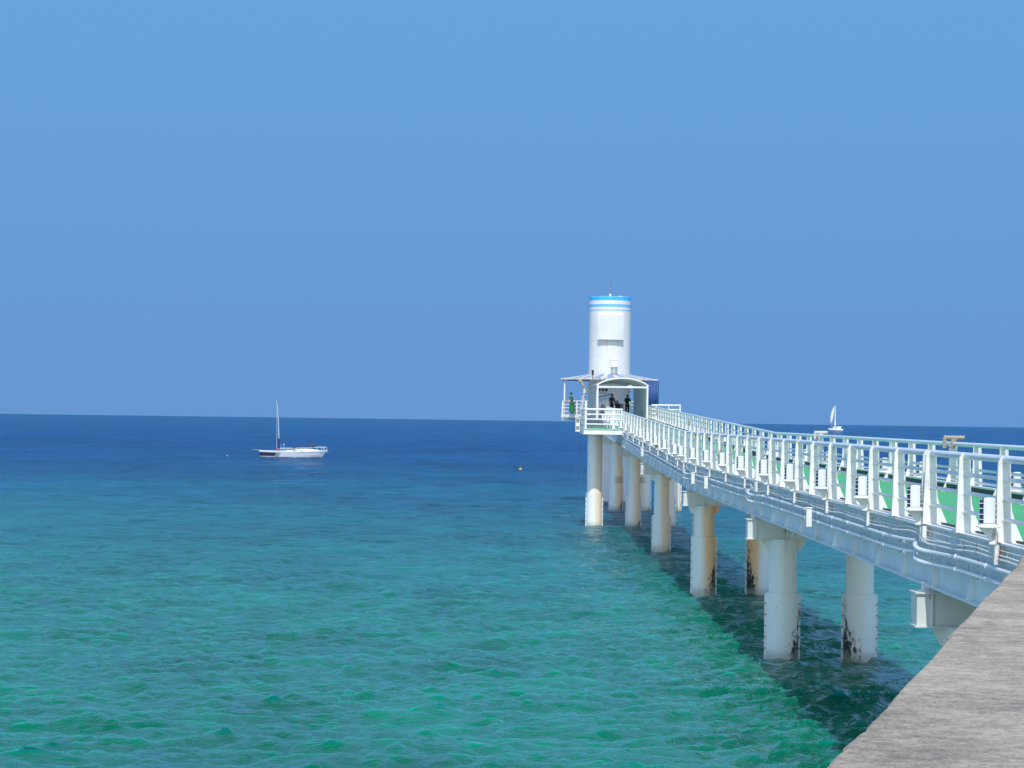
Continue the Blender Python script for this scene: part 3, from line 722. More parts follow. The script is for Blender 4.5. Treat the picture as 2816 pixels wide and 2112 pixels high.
rod = MB(); rod.tube([(0.03, 0, TTOP), (0.05, 0, 18.45)], [0.035, 0.022], 6); rod.box(-0.03, 0.12, -0.02, 0.02, 18.16, 18.20); rod.tube([(0.05, 0, 18.1), (0.05, 0, 18.3)], 0.04, 6); rod.build('lightning_rod', M['steel'], tower)
lb = MB(); lb.lathe([(0.001, TTOP), (0.09, TTOP), (0.09, TTOP + 0.28), (0.001, TTOP + 0.30)], 0.0, 0, 10); lb.build('rod_base', M['white'], tower); MB().lathe([(0.001, TTOP), (0.11, TTOP), (0.11, TTOP + 0.07), (0.001, TTOP + 0.07)], -0.02, -0.0, 10).build('rod_foot', M['red'], tower)
MB().box(0.67, 0.98, -0.4, -0.1, TTOP - 0.02, TTOP + 0.10).build('roof_hatch', M['clean'], tower)
# painted waves and a little window on the shaft under the roof
def on_shaft(fz0, fz1, xa, xb, off, n=14):
    mb = MB(); vs = []
    for j in range(n + 1):
        x_ = xa + (xb - xa) * j / n; y_ = -math.sqrt((TR + off) ** 2 - x_ * x_)
        u = j / n; vs += [(x_, y_, fz0(u)), (x_, y_, fz1(u))]
    mb.add(vs, [(2 * j, 2 * j + 2, 2 * j + 3, 2 * j + 1) for j in range(n)]); return mb
for dz_, th_, m in ((0.0, 0.09, 'navy'), (-0.17, 0.09, 'sky2'), (-0.34, 0.13, 'pblue')):
    on_shaft(lambda u, d=dz_: 8.50 + d + 0.30 * u ** 1.3, lambda u, d=dz_, k=th_: 8.50 + d + k + 0.30 * u ** 1.3 - 0.03 * u, -1.15, 0.15, 0.008).build('painted_wave', M[m], tower)
for k in range(3):
    on_shaft(lambda u: 9.02, lambda u: 9.26, -0.95 + k * 0.28, -0.74 + k * 0.28, 0.012, 3).build('pane', M['glass'], tower)
on_shaft(lambda u: 8.86, lambda u: 8.91, -0.95, -0.2, 0.012, 6).build('ledge', M['navy'], tower)

# deck round the tower
def octo(r, off=PI / 8): return [(r * math.cos(off + k * PI / 4), r * math.sin(off + k * PI / 4)) for k in range(8)]
td = thing('tower_deck', 'eight-sided white deck with railing round the tower foot', 'deck', (TX, TY, ZD))
MB().prism_z(octo(4.22), -0.05, 0).build('floor', M['roofw'], td)
mb = MB(); o8 = octo(4.28); i8 = octo(4.22)
for k in range(8):
    a, b, c, d = o8[k], o8[(k + 1) % 8], i8[(k + 1) % 8], i8[k]
    mb.prism_z([a, b, c, d], -0.24, 0.04)
mb.build('edge_beam', M['white'], td)
mb = MB(); lo = octo(1.9)
vs = [(x, y, -0.20) for x, y in octo(4.2)] + [(x, y, -0.85) for x, y in lo]
mb.add(vs, [(k, (k + 1) % 8, (k + 1) % 8 + 8, k + 8) for k in range(8)] + [tuple(range(8, 16))]); mb.build('haunch', M['beam'], td)
for k in range(8):
    if k in (5,): continue
    a, b = Vector(octo(4.12)[k]), Vector(octo(4.12)[(k + 1) % 8])
    for h_, r_ in ((1.1, 0.05), (0.82, 0.04), (0.54, 0.04), (0.26, 0.04)):
        MB().tube([(a.x, a.y, h_), (b.x, b.y, h_)], r_, 8).build('rail', M['clean'], td, True)
    for q in (0.0, 0.5):
        p = a.lerp(b, q); MB().box(p.x - 0.06, p.x + 0.06, p.y - 0.04, p.y + 0.04, 0, 1.12).build('post', M['white'], td)
# foot brackets at the outer left
for k in (3, 4):
    p = octo(4.1)[k]; MB().box(p[0] - 0.1, p[0] + 0.25, p[1] - 0.1, p[1] + 0.1, -0.45, -0.24).build('foot', M['white'], td)

# ring roof
rf = thing('ring_roof', 'shallow eight-sided roof of pale and blue-grey panels round the tower', 'roof', (TX, TY, 0))
def rad(k, r, z): a = PI / 8 + k * PI / 4; return Vector((r * math.cos(a), r * math.sin(a), z))
for k in range(8):
    a0_, a1_ = rad(k, TR + 0.06, 10.45), rad(k + 1, TR + 0.06, 10.45); b0_, b1_ = rad(k, 4.2, 10.02), rad(k + 1, 4.2, 10.02)
    for q in range(5):
        u0, u1 = q / 5, (q + 1) / 5
        P = [a0_.lerp(a1_, u0), a0_.lerp(a1_, u1), b0_.lerp(b1_, u1), b0_.lerp(b1_, u0)]
        e = 0.012
        P = [P[0].lerp(P[1], e), P[1].lerp(P[0], e), P[2].lerp(P[3], e), P[3].lerp(P[2], e)]
        mb = MB(); mb.add(P + [p - Vector((0, 0, 0.03)) for p in P], [(0, 1, 2, 3), (7, 6, 5, 4), (0, 4, 5, 1), (1, 5, 6, 2), (2, 6, 7, 3), (3, 7, 4, 0)])
        mb.build('roof_panel', M['roofb'] if (q + k) % 2 else M['roofw'], rf)
    mb = MB(); mb.tube([rad(k, 4.16, 9.96), rad(k + 1, 4.16, 9.96)], 0.045, 6); mb.build('eave_beam', M['steel'], rf)
    mb = MB(); mb.tube([rad(k, TR, 10.38), rad(k, 4.16, 9.97)], 0.035, 6); mb.build('rafter', M['steel'], rf)
    p = rad(k, 4.0, 0)
    if k not in (5, 6): MB().box(p.x - 0.05, p.x + 0.05, p.y - 0.05, p.y + 0.05, ZD, 9.95).build('post', M['white'], rf)
fr = MB(); rr = random.Random(5)
for k in range(8):
    for q in range(26):
        p = rad(k, 4.22, 10.0).lerp(rad(k + 1, 4.22, 10.0), (q + rr.random()) / 26)
        fr.box(p.x - 0.04, p.x + 0.04, p.y - 0.02, p.y + 0.02, 9.93 + rr.random() * 0.03, 10.06 + rr.random() * 0.03)
fr.build('fringe', M['roofw'], rf)

# entrance vault over the last stretch of the walkway
cp = thing('entrance_canopy', 'arched white canopy with corrugated side walls at the walkway end', 'canopy', (7.84, 184.0, 6.7))
AX0, AX1 = -1.80, 1.80; zs_ = 2.50; rise = 0.50
def arch(u): x = AX0 + (AX1 - AX0) * u; return x, zs_ + rise * (1 - (2 * u - 1) ** 2) ** 0.8
for x_ in (AX0, AX1): MB().box(x_ - 0.06, x_ + 0.06, -0.06, 0.06, -0.05, 2.55).build('post', M['clean'], cp)
MB().box(AX0 + 0.06, AX1 - 0.06, -0.05, 0.05, 2.30, 2.42).build('cross_beam', M['clean'], cp)
MB().tube([(arch(i / 24)[0], 0, arch(i / 24)[1]) for i in range(25)], 0.06, 8).build('arch_rib', M['clean'], cp, True)
for yy in (7.0, 14.0, 20.5): MB().tube([(arch(i / 24)[0], yy, arch(i / 24)[1] - 0.03) for i in range(25)], 0.045, 8).build('arch_rib', M['white'], cp, True)
n = 84; vs = []
for i in range(n + 1):
    u = -0.05 + 1.10 * i / n; uc = min(max(u, 0), 1)
    x_, z_ = arch(uc); x_ = AX0 + (AX1 - AX0) * u
    if u < 0 or u > 1: z_ = zs_ - 0.04
    z_ += 0.06 + 0.018 * math.sin(i * PI / 2.5)
    vs += [(x_, -0.05, z_), (x_, 20.8, z_)]
mb = MB(); mb.add(vs, [(2 * i, 2 * i + 2, 2 * i + 3, 2 * i + 1) for i in range(n)]); o = mb.build('arched_roof', M['trans2'], cp, True)
so = o.modifiers.new('thick', 'SOLIDIFY'); so.thickness = 0.02
def side_wall(x_, y0, y1):
    vs = []; n = int((y1 - y0) / 0.28)
    for i in range(n + 1):
        y_ = y0 + (y1 - y0) * i / n; d = 0.055 if i % 2 else -0.055
        vs += [(x_ + d, y_, 0.1), (x_ + d, y_, 2.48)]
    mb = MB(); mb.add(vs, [(2 * i, 2 * i + 2, 2 * i + 3, 2 * i + 1) for i in range(n)]); o = mb.build('side_wall', M['trans'], cp); s = o.modifiers.new('thick', 'SOLIDIFY'); s.thickness = 0.02
    for yy in np.arange(y0, y1, 3.4): MB().box(x_ - 0.05, x_ + 0.05, yy - 0.04, yy + 0.04, 0.0, 2.5).build('wall_post', M['clean'], cp)
side_wall(AX0 - 0.02, 0.3, 20.5)
side_wall(AX1 + 0.02, 0.3, 20.5)
MB().box(AX1 - 0.02, AX1 + 0.06, 0.06, 20.5, 2.46, 2.50).build('wall_rail', M['clean'], cp)
MB().box(AX0 - 0.3, AX1 + 0.3, 13.0, 21.8, 0.30, 0.36).build('floor', M['roofw'], cp)
sp_ = MB(); sp_.tube([(0.55, 0.0, 2.42), (0.55, 0, 2.52)], 0.07, 8); sp_.box(0.35, 0.75, -0.02, 0.02, 2.42, 2.46); sp_.build('bulb_fitting', M['clean'], cp)
MB().box(0.38, 0.58, 0.4, 0.6, 1.98, 2.22).build('hanging_sign', M['brown'], cp); MB().tube([(0.48, 0.5, 2.22), (0.48, 0.5, 2.32)], 0.01, 4).build('sign_cord', M['steel'], cp)

# blue curtain, hanging canvas, white bundled sheet
cu = MB(); vs = []; n = 30
for i in range(n + 1):
    u = i / n; x_ = 10.30 + 1.45 * u; y_ = 207.0 + 0.06 * math.sin(i * 1.3)
    vs += [(x_, y_, ZD + 0.02), (x_, y_, 9.94)]
cu.add(vs, [(2 * i, 2 * i + 2, 2 * i + 3, 2 * i + 1) for i in range(n)]); o = cu.build('curtain', M['tarp'], smooth=True); tag(o, 'deep blue tarpaulin curtain hanging under the ring roof on the right', 'curtain'); s = o.modifiers.new('thick', 'SOLIDIFY'); s.thickness = 0.015
cv = MB(); n = 10; vs = []
for i in range(n + 1):
    u = i / n; xa = 5.17 + 0.72 * u ** 1.2; wdt = 0.30 - 0.12 * u
    for q in range(5): vs.append((xa + wdt * q / 4, 206.1 + 0.07 * math.sin(q * 2 + u * 5), 9.92 - 1.0 * u))
cv.add(vs, [(i * 5 + q, i * 5 + q + 1, (i + 1) * 5 + q + 1, (i + 1) * 5 + q) for i in range(n) for q in range(4)]); o = cv.build('loose_canvas', M['tan'], smooth=True); tag(o, 'torn beige canvas hanging slantwise below the roof left of the canopy', 'canvas'); s = o.modifiers.new('thick', 'SOLIDIFY'); s.thickness = 0.02
bd = MB(); pts = []
rr = random.Random(9)
for i in range(15): pts.append((5.62 + rr.gauss(0, 0.03) - 0.018 * i, 203.2 + rr.gauss(0, 0.04), 9.15 - i * 0.17))
bd.tube(pts, [0.09 + 0.05 * abs(math.sin(i * 1.1)) for i in range(15)], 9); tag(bd.build('gathered_curtain', M['roofw'], smooth=True), 'gathered whitish curtain hanging down beside the canopy left wall', 'curtain')
pl = thing('floodlight_pole', 'thin pole with a black floodlight rising in front of the ring roof', 'floodlight', (5.02, 163.0, ZP))
MB().tube([(0, 0, 0), (0, 0, 3.45)], 0.028, 8).build('pole', M['steel'], pl, True); MB().box(-0.07, 0.07, -0.10, 0.10, 3.42, 3.72).build('lamp_head', M['dark'], pl, bevel=0.01)

# ------------------------------------------------------------------ people and the things beside them
def skin_obj(name, verts, edges, radii, m, parent, root=0, sub=1):
    me = bpy.data.meshes.new(name); me.from_pydata(verts, edges, []); me.materials.append(m)
    o = bpy.data.objects.new(name, me); COL.objects.link(o); o.parent = parent
    sk = o.modifiers.new('skin', 'SKIN'); sk.use_smooth_shade = True
    if not me.skin_vertices: return o
    d = me.skin_vertices[0].data
    for i, r in enumerate(radii): d[i].radius = (r, r) if not isinstance(r, tuple) else r; d[i].use_root = (i == root)
    sb = o.modifiers.new('sub', 'SUBSURF'); sb.levels = sub; sb.render_levels = sub
    return o
def person(label, loc, rot, h, top, legs, arms, lean=0.0, robe=False):
    t = thing('person', label, 'person', loc, 'visitors and staff at the tower'); t.rotation_euler = (0, 0, rot); k = h / 1.72; t.scale = (k, k, k)
    # faces -Y in its own frame
    ly = -lean
    P = {'pel': (0, 0, 0.93), 'sp': (0, ly * 0.4, 1.12), 'ch': (0, ly * 0.8, 1.32), 'nk': (0, ly, 1.46), 'hd0': (0, ly * 1.1 - 0.01, 1.55), 'hd': (0, ly * 1.2 - 0.02, 1.62), 'hd2': (0, ly * 1.2 - 0.01, 1.69)}
    keys = list(P); V = [P[q] for q in keys]; Rr = [0.13, 0.12, 0.13, 0.055, 0.075, 0.098, 0.075]
    Ed = [(0, 1), (1, 2), (2, 3), (3, 4), (4, 5), (5, 6)]
    def chain(start, pts, rs):
        p = start
        for q, r in zip(pts, rs):
            V.append(q); Rr.append(r); Ed.append((p, len(V) - 1)); p = len(V) - 1
        return p
    hands = []
    for s_, (el, wr) in zip((-1, 1), arms):
        e_ = chain(2, [(s_ * 0.17, ly * 0.85, 1.41), (s_ * el[0], el[1] + ly, el[2]), (s_ * wr[0], wr[1] + ly, wr[2])], [0.065, 0.045, 0.03])
        dx, dy, dz = (wr[0] - el[0]), (wr[1] - el[1]), (wr[2] - el[2]); n_ = math.sqrt(dx * dx + dy * dy + dz * dz); dx /= n_; dy /= n_; dz /= n_
        pm_ = chain(e_, [(s_ * (wr[0] + dx * 0.07), wr[1] + ly + dy * 0.07, wr[2] + dz * 0.07)], [0.032])
        for q, ln in zip((-0.03, -0.01, 0.01, 0.03), (0.06, 0.075, 0.08, 0.07)):
            chain(pm_, [(s_ * (wr[0] + dx * (0.07 + ln) + q * 0.3), wr[1] + ly + dy * (0.07 + ln) + q, wr[2] + dz * (0.07 + ln) - 0.01)], [0.009])
        chain(e_, [(s_ * (wr[0] + dx * 0.06 - 0.04), wr[1] + ly + dy * 0.06 - 0.02, wr[2] + dz * 0.06)], [0.011])
    for s_, st_ in ((-1, -0.04), (1, 0.05)):
        a_ = chain(0, [(s_ * 0.095, 0, 0.86), (s_ * 0.10, st_ * 0.6 - 0.01, 0.48), (s_ * 0.10, st_ + 0.02, 0.09), (s_ * 0.11, st_ - 0.12, 0.04)], [0.09, 0.055, 0.04, 0.035])
    skin_obj('body', V, Ed, Rr, M['skin'], t)
    # shirt
    V2 = [(0, 0, 0.88), (0, ly * 0.3, 1.05), (0, ly * 0.6, 1.22), (0, ly * 0.85, 1.37), (0, ly, 1.45)]; E2 = [(0, 1), (1, 2), (2, 3), (3, 4)]; R2 = [(0.175, 0.13), (0.165, 0.125), (0.18, 0.13), (0.155, 0.11), (0.07, 0.07)]
    for s_, (el, wr) in zip((-1, 1), arms):
        V2 += [(s_ * 0.19, ly * 0.85, 1.39), (s_ * el[0], el[1] + ly, el[2] + 0.02)]; b_ = len(V2); E2 += [(3, b_ - 2), (b_ - 2, b_ - 1)]; R2 += [0.075, 0.062]
    skin_obj('shirt', V2, E2, R2, top, t)
    if robe:
        MB().lathe([(0.10, 1.0), (0.19, 0.92), (0.21, 0.6), (0.23, 0.18), (0.20, 0.18)], 0, 0, 14).build('long_skirt', top, t, True)
    V3 = [(0, 0, 0.95), (-0.095, 0, 0.84), (-0.10, -0.03, 0.48), (-0.10, -0.02, 0.10), (0.095, 0, 0.84), (0.10, 0.02, 0.48), (0.10, 0.07, 0.10)]
    skin_obj('trousers', V3, [(0, 1), (1, 2), (2, 3), (0, 4), (4, 5), (5, 6)], [0.145, 0.11, 0.078, 0.068, 0.11, 0.078, 0.068], legs, t)
    hx = MB(); hx.lathe([(0.001, 1.745), (0.06, 1.735), (0.098, 1.69), (0.108, 1.64), (0.10, 1.60)], 0, ly * 1.2 + 0.012, 14); hx.build('hair', M['hair'], t, True)
    return t
relaxed = (((0.26, 0.0, 1.14), (0.25, -0.10, 0.90)), ((0.26, 0.0, 1.14), (0.25, -0.10, 0.90)))
reach = (((0.24, -0.06, 1.14), (0.20, -0.32, 1.10)), ((0.24, -0.06, 1.14), (0.20, -0.32, 1.10)))
person('person in a long green robe leaning at the left railing of the tower deck', (4.72, 206.7, ZD), -PI / 2 + 0.25, 1.78, M['gshirt'], M['gshirt'], reach, lean=0.08, robe=True)
person('person in a red and dark patterned shirt under the arched canopy', (7.66, 199.5, ZD - 0.02), 0.6, 1.64, M['pattern'], M['dpants'], relaxed, lean=0.05)
person('person in a green shirt and dark trousers at the back of the canopy', (8.93, 200.5, ZD - 0.02), PI * 0.9, 1.62, M['gshirt'], M['dpants'], reach, lean=0.06)
ch = thing('chair', 'brown folding chair beside the person in the patterned shirt', 'chair', (8.10, 198.4, ZD - 0.02))
MB().box(-0.20, 0.20, 0.0, 0.40, 0.42, 0.46).build('seat', M['brown'], ch); 
mb = MB(); mb.add([(-0.2, -0.02, 0.55), (0.2, -0.02, 0.55), (0.2, 0.0, 0.55), (-0.2, 0.0, 0.55), (-0.2, -0.12, 0.92), (0.2, -0.12, 0.92), (0.2, -0.10, 0.92), (-0.2, -0.10, 0.92)], [(3, 2, 1, 0), (4, 5, 6, 7), (0, 1, 5, 4), (1, 2, 6, 5), (2, 3, 7, 6), (3, 0, 4, 7)]); mb.build('backrest', M['brown'], ch)
for sx_ in (-0.18, 0.18):
    for sy_ in (0.03, 0.37): MB().tube([(sx_, sy_, 0), (sx_, sy_, 0.44)], 0.015, 6).build('leg', M['steel'], ch)
ct = thing('counter', 'white counter with a pale blue box on it inside the canopy', 'counter', (8.42, 202.0, ZD - 0.02))
MB().box(-0.3, 0.28, 0, 0.5, 0, 0.88).build('body', M['clean'], ct); MB().box(-0.34, 0.32, -0.04, 0.54, 0.88, 0.92).build('top', M['white'], ct)
cb = MB(); cb.box(-0.30, -0.0, 0.0, 0.3, 0, 0.22); cb.box(-0.31, 0.01, -0.01, 0.31, 0.22, 0.26); tag(cb.build('storage_box', M['pblue'], loc=(8.30, 202.05, ZD + 0.90)), 'pale blue box standing on the white counter', 'box')

# ropes hanging from the deck into the sea
for x_, y_, lab in ((5.05, 206.3, 'thin rope hanging to the water left of the front column, outer one'), (5.55, 206.0, 'thin rope hanging to the water left of the front column, inner one')):
    tag(MB().tube([(x_, y_, 6.9), (x_ + 0.04, y_, 3.5), (x_ + 0.02, y_, -0.3)], 0.005, 5).build('hanging_rope', M['steel']), lab, 'rope')
# small brackets on the platform column
for z_ in (4.3, 2.45):
    pass

# rope-wrapped frames hung on the far handrail
def wrapped_frame(Y, x, w_, h_, label, m, drop):
    z = zr(0.467, Y)
    t = thing('hooked_frame', label, 'frame', (x, Y, z))
    def wr(pts, r):
        out = MB(); P = [Vector(p) for p in pts]; n = 16; q = []
        for a, b in zip(P, P[1:]):
            for i in range(n): q.append(a.lerp(b, i / n))
        q.append(P[-1])
        out.tube(q, [r * (1 + 0.14 * math.sin(i * 2.4)) for i in range(len(q))], 8); return out
    wr([(-w_ / 2, -0.1, -drop), (-w_ / 2, -0.1, h_), (w_ / 2, -0.1, h_ + 0.0)], 0.048).build('wrapped_bar', m, t, True)
    wr([(-w_ * 0.1, -0.14, -drop * 0.95), (-w_ * 0.1, -0.14, h_ - 0.02)], 0.052).build('wrapped_leg', m, t, True)
    wr([(-w_ * 0.05, -0.14, h_ * 0.25), (w_ * 0.12, -0.14, h_ - 0.02)], 0.03).build('brace', m, t, True)
    MB().tube([(w_ * 0.10, -0.02, h_), (w_ * 0.10, -0.02, -1.0)], 0.022, 6).build('pole', M['white'], t)
    MB().box(-w_ * 0.35, -w_ * 0.12, -0.10, -0.08, -0.10, -0.075).build('strap', M['red'], t)
wrapped_frame(K * 7000 / 121.0, XR, 0.46, 0.15, 'beige rope-wrapped pipe frame hooked over the far handrail near the quay', M['rope'], 0.10)
wrapped_frame(K * 7000 / 84.5, XR, 0.42, 0.12, 'smaller pale wrapped frame on the far handrail below the distant catamaran', M['roofw'], 0.12)

# ------------------------------------------------------------------ the moored yacht
def yacht():
    p = at(812, 1259, 417.0)
    t = thing('sailing_yacht', 'white yacht with navy stern panel moored on the blue water left of the tower', 'yacht', (p.x, 417.0, 0.0))
    # own frame: X along the hull (bow +X, right), from zoomed outline 139 px per metre, origin at x=812 px
    def hx(x): return (x - 1095) / 139.4
    st = []
    #  x, half-beam deck, half-beam wl, deck z, bottom z
    prof = [(-5.85, 0.95, 0.75, 1.10), (-5.0, 1.25, 1.0, 1.06), (-3.0, 1.62, 1.35, 1.02), (0.0, 1.75, 1.45, 1.04), (2.2, 1.45, 1.05, 1.10), (3.8, 0.90, 0.50, 1.16), (4.6, 0.50, 0.16, 1.2), (5.25, 0.06, 0.02, 1.24)]
    vs = []; n = len(prof)
    for i, (x, bd, bw, zd) in enumerate(prof):
        k = -0.35
        xb = x if i < n - 2 else x - (0.45 if i == n - 2 else 0.95)
        xb2 = x + (0.12 if i == 0 else 0) if i < n - 2 else xb
        vs += [(x, -bd, zd), (x - (x - xb2) * 0.5, -(bd + bw) / 2 - 0.05, zd * 0.5), (xb2, -bw, 0.05), (xb2, 0, k), (xb2, bw, 0.05), (x - (x - xb2) * 0.5, (bd + bw) / 2 + 0.05, zd * 0.5), (x, bd, zd)]
    fs = []
    for i in range(n - 1):
        for q in range(6): fs.append((i * 7 + q, i * 7 + q + 1, (i + 1) * 7 + q + 1, (i + 1) * 7 + q))
        fs.append((i * 7, (i + 1) * 7, (i + 1) * 7 + 6, i * 7 + 6))
    fs += [tuple(range(7)), tuple((n - 1) * 7 + q for q in range(6, -1, -1))]
    mb = MB(); mb.add(vs, fs); mb.build('hull', M['rail'], t, True)
    # sheer strip
    mb = MB(); vs = []
    for x, bd, bw, zd in prof: vs += [(x, -bd - 0.02, zd - 0.16), (x, -bd - 0.04, zd + 0.03), (x, -bd + 0.25, zd + 0.04)]
    mb.add(vs, [(i * 3 + q, i * 3 + q + 1, (i + 1) * 3 + q + 1, (i + 1) * 3 + q) for i in range(n - 1) for q in range(2)]); mb.build('gunwale', M['clean'], t)
    # navy panel on the side, set 15 mm proud
    def side(u, x):
        i = max(0, min(n - 2, next((j for j in range(n - 1) if prof[j + 1][0] >= x), n - 2))); f = (x - prof[i][0]) / (prof[i + 1][0] - prof[i][0])
        bd = prof[i][1] * (1 - f) + prof[i + 1][1] * f; bw = prof[i][2] * (1 - f) + prof[i + 1][2] * f; zd = prof[i][3] * (1 - f) + prof[i + 1][3] * f
        y_ = -(bd * u + ((bd + bw) / 2 + 0.05) * (1 - u)) if True else 0
        return (x, -(((bd + bw) / 2 + 0.05) * (1 - max(0, 2 * u - 1)) + bd * max(0, 2 * u - 1)) - 0.03 if u >= 0.5 else -(bw * (1 - 2 * u) + ((bd + bw) / 2 + 0.05) * 2 * u) - 0.03, 0.05 * (1 - u) + zd * u)
    def patch(xa, xb, sl, u0, u1, m, name):
        mb = MB(); vs = []; k = 10
        for j in range(k + 1):
            for u in (u0, (u0 + u1) / 2 if u0 < 0.5 < u1 else (u0 + u1) / 2, u1):
                x = xa + (xb - xa) * j / k + sl * (u - u1) * (j / k if name == 'navy_panel' else 1); vs.append(side(u, max(-5.84, x)))
        mb.add(vs, [(j * 3 + q, j * 3 + q + 1, (j + 1) * 3 + q + 1, (j + 1) * 3 + q) for j in range(k) for q in range(2)]); mb.build(name, m, t)
    patch(-5.80, -2.85, 0.75, 0.22, 0.84, M['navy'], 'navy_panel')
    patch(-5.75, 4.55, 0.0, 0.0, 0.06, M['brown'], 'boot_stripe')
    for j in range(3): patch(-2.75 + j * 0.22, -2.62 + j * 0.22, 0.75, 0.12, 0.84, M['steel'], 'hatched_stripe')
    # cabin
    mb = MB(); cpr = [(-1.7, 0.9, 1.1), (-0.4, 1.0, 1.22), (1.4, 0.95, 1.38), (2.6, 0.75, 1.40), (3.6, 0.5, 1.30), (4.1, 0.35, 1.20)]; vs = []
    for x, b, z in cpr: vs += [(x, -b, 1.0), (x, -b * 0.8, z), (x, b * 0.8, z), (x, b, 1.0)]
    mb.add(vs, [(i * 4 + q, i * 4 + q + 1, (i + 1) * 4 + q + 1, (i + 1) * 4 + q) for i in range(5) for q in range(3)] + [(0, 1, 2, 3), (20, 23, 22, 21)]); mb.build('cabin', M['clean'], t, True)
    for xx in (-0.1, 1.1): MB().box(xx - 0.25, xx + 0.25, -1.0, -0.90, 1.15, 1.22).build('cabin_window', M['glass'], t)
    mb = MB(); mb.tube([(hx(712), 0, 1.1), (hx(715), 0, hz_(1050)), (hx(700), 0, hz_(640)), (hx(672), 0, hz_(330)), (hx(648), 0, hz_(160))], [0.085, 0.085, 0.075, 0.055, 0.035], 8); mb.build('mast', M['rigging'], t, True)
    mb = MB(); mb.tube([(hx(716), 0, 1.1), (hx(715), 0, hz_(1052))], 0.15, 8); mb.build('mast_cover', M['navy'], t, True)
    MB().tube([(hx(668), 0, 1.1), (hx(664), 0, hz_(300))], 0.03, 6).build('forestay', M['rigging'], t)
    mb = MB(); mb.ball((hx(677), 0, 1.36), 0.2, 8, 1.3); mb.build('red_bag', M['red'], t, True)
    MB().tube([(-5.8, 0, 1.15), (-7.1, 0, 1.19)], 0.045, 6).build('spar', M['yellow'], t)
    for yy in (-1, 1):
        pts = [(-2.8, yy * 1.6, 1.42), (0, yy * 1.72, 1.48), (2.2, yy * 1.42, 1.60), (3.6, yy * 0.95, 1.74), (4.7, yy * 0.5, 1.76), (5.15, yy * 0.1, 1.72)]
        MB().tube(pts, 0.028, 6).build('lifeline', M['clean'], t)
        for q in [(-2.8, 1.6, 1.42, 1.02), (-1.4, 1.66, 1.45, 1.03), (0, 1.72, 1.48, 1.04), (2.2, 1.42, 1.6, 1.1), (3.6, 0.95, 1.74, 1.16), (4.3, 0.66, 1.75, 1.2), (4.7, 0.5, 1.76, 1.2), (5.15, 0.1, 1.72, 1.22)]:
            MB().tube([(q[0], yy * q[1], q[3]), (q[0], yy * q[1], q[2])], 0.022, 5).build('stanchion', M['clean'], t)
    for xx in (hx(775), hx(845)): MB().tube([(xx, -0.9, 1.1), (xx, -0.9, 2.15)], 0.02, 5).build('antenna', M['clean'], t)
    MB().ball((hx(840), -0.9, 2.15), 0.09, 6).build('antenna_dome', M['clean'], t)
    bm_ = MB(); vs = []
    top = [(hx(1020), 1.45), (hx(1130), 1.72), (hx(1240), 1.93), (hx(1400), 2.08), (hx(1520), 2.04), (hx(1590), 1.88)]
    for x, z in top: vs += [(x, -0.75, z - 0.06), (x, 0.75, z - 0.06), (x, 0.0, z + 0.03)]
    for a, b in zip(top, top[1:]):
        for yy in (-0.7, 0.7): bm_.tube([(a[0], yy, a[1]), (b[0], yy, b[1])], 0.06, 5)
    bm_.tube([(hx(1400), -0.7, 2.06), (hx(1280), -0.9, 1.3)], 0.02, 4); bm_.tube([(hx(1500), -0.7, 2.06), (hx(1560), -0.9, 1.4)], 0.02, 4); bm_.build('bimini_frame', M['dark'], t)
    MB().ball((hx(1500), 0, 1.72), 0.24, 8, 0.9).build('cover_bundle', M['dark'], t, True); MB().ball((hx(1405), 0, 1.58), 0.15, 8).build('cushion', M['red'], t, True)
    an = MB(); an.ball((hx(1832), 0, 0.85), 0.14, 8, 1.2); an.build('anchor', M['steel'], t, True)
    t.rotation_euler = (R(2), 0, 0)
def hz_(y): return (1480 - y) / 139.4 * 1.0
yacht()

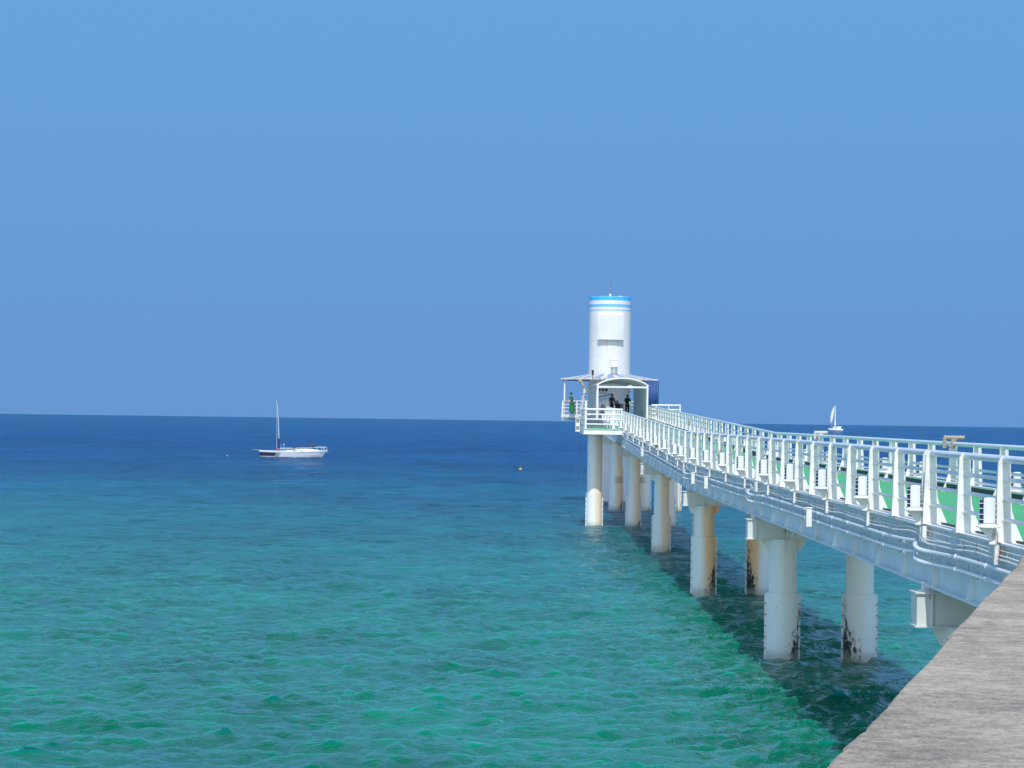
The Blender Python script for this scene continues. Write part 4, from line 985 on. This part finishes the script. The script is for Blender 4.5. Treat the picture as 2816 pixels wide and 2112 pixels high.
def catamaran():
    Y = 3000.0; s = Y / 7000.0  # metres per picture pixel there
    p = at(2298, 1181, Y)
    t = thing('catamaran', 'tiny white catamaran under sail on the horizon at right', 'catamaran', (p.x, Y, 0))
    k = s / 11.06   # zoom px to metres
    def q(x, z): return ((x - 1085) * k, (1115 - z) * k)
    for yy in (-3.0, 3.0):
        pts = [q(850, 1055), q(900, 1100), q(1280, 1118), q(1320, 1082), q(1240, 1062), q(980, 1062)]
        MB().prism_y(pts, yy - 0.7, yy + 0.7).build('hull', M['sail'], t)
    MB().prism_y([q(985, 1075), q(1010, 1010), q(1060, 995), q(1260, 998), q(1225, 1065)], -2.4, 2.4).build('cabin', M['clean'], t)
    MB().prism_y([q(1020, 1040), q(1140, 1040), q(1140, 1022), q(1030, 1022)], -2.46, 2.46).build('window_band', M['brown'], t)
    mb = MB(); a = q(1060, 1000); b = q(1075, 335); mb.tube([(a[0], 0, a[1]), (b[0], 0, b[1])], 0.22, 8); mb.build('mast', M['sail'], t)
    mb = MB(); left = [(940, 950), (925, 850), (930, 700), (955, 550), (1000, 430), (1062, 370)]; right = [(955, 945), (990, 780), (1010, 650), (1030, 520), (1050, 420), (1066, 372)]
    n = len(left); vs = []
    for i in range(n):
        l, r_ = q(*left[i]), q(*right[i]); m_ = ((l[0] + r_[0]) / 2, (l[1] + r_[1]) / 2); vs += [(l[0], -0.3, l[1]), (m_[0], 0.5, m_[1]), (r_[0], 0, r_[1])]
    mb.add(vs, [(i * 3 + j, i * 3 + j + 1, (i + 1) * 3 + j + 1, (i + 1) * 3 + j) for i in range(n - 1) for j in range(2)]); o = mb.build('jib', M['sail'], t, True); so = o.modifiers.new('thick', 'SOLIDIFY'); so.thickness = 0.1
    MB().prism_y([q(1047, 975), q(1092, 965), q(1078, 760), q(1080, 500), q(1068, 400), q(1052, 600)], -0.15, 0.15).build('mainsail', M['sail'], t)
    c, d = q(950, 950), q(950, 1055); MB().tube([(c[0], 0, c[1]), (d[0], 0, d[1])], 0.1, 5).build('sheet_line', M['sail'], t)
catamaran()

p = at(1431, 1296, 337.0)
b = thing('mooring_buoy', 'small round orange buoy floating between the yacht and the pier', 'buoy', (p.x, 337, 0.0)); MB().ball((0, 0, 0.10), 0.22, 12, 0.85).build('float', M['orange'], b, True); MB().tube([(0, 0, 0.34), (0, 0, 0.46)], 0.03, 6).build('ring', M['steel'], b)
for x_, y_, Y_, lab in ((625, 1258, 420.0, 'tiny white float on the water left of the yacht'),):
    p = at(x_, y_, Y_); MBo = MB().ball((0, 0, 0.1), 0.12 if Y_ < 500 else 0.3, 10, 0.7).build('float', M['clean'], smooth=True, loc=(p.x, Y_, 0)); tag(MBo, lab, 'float')
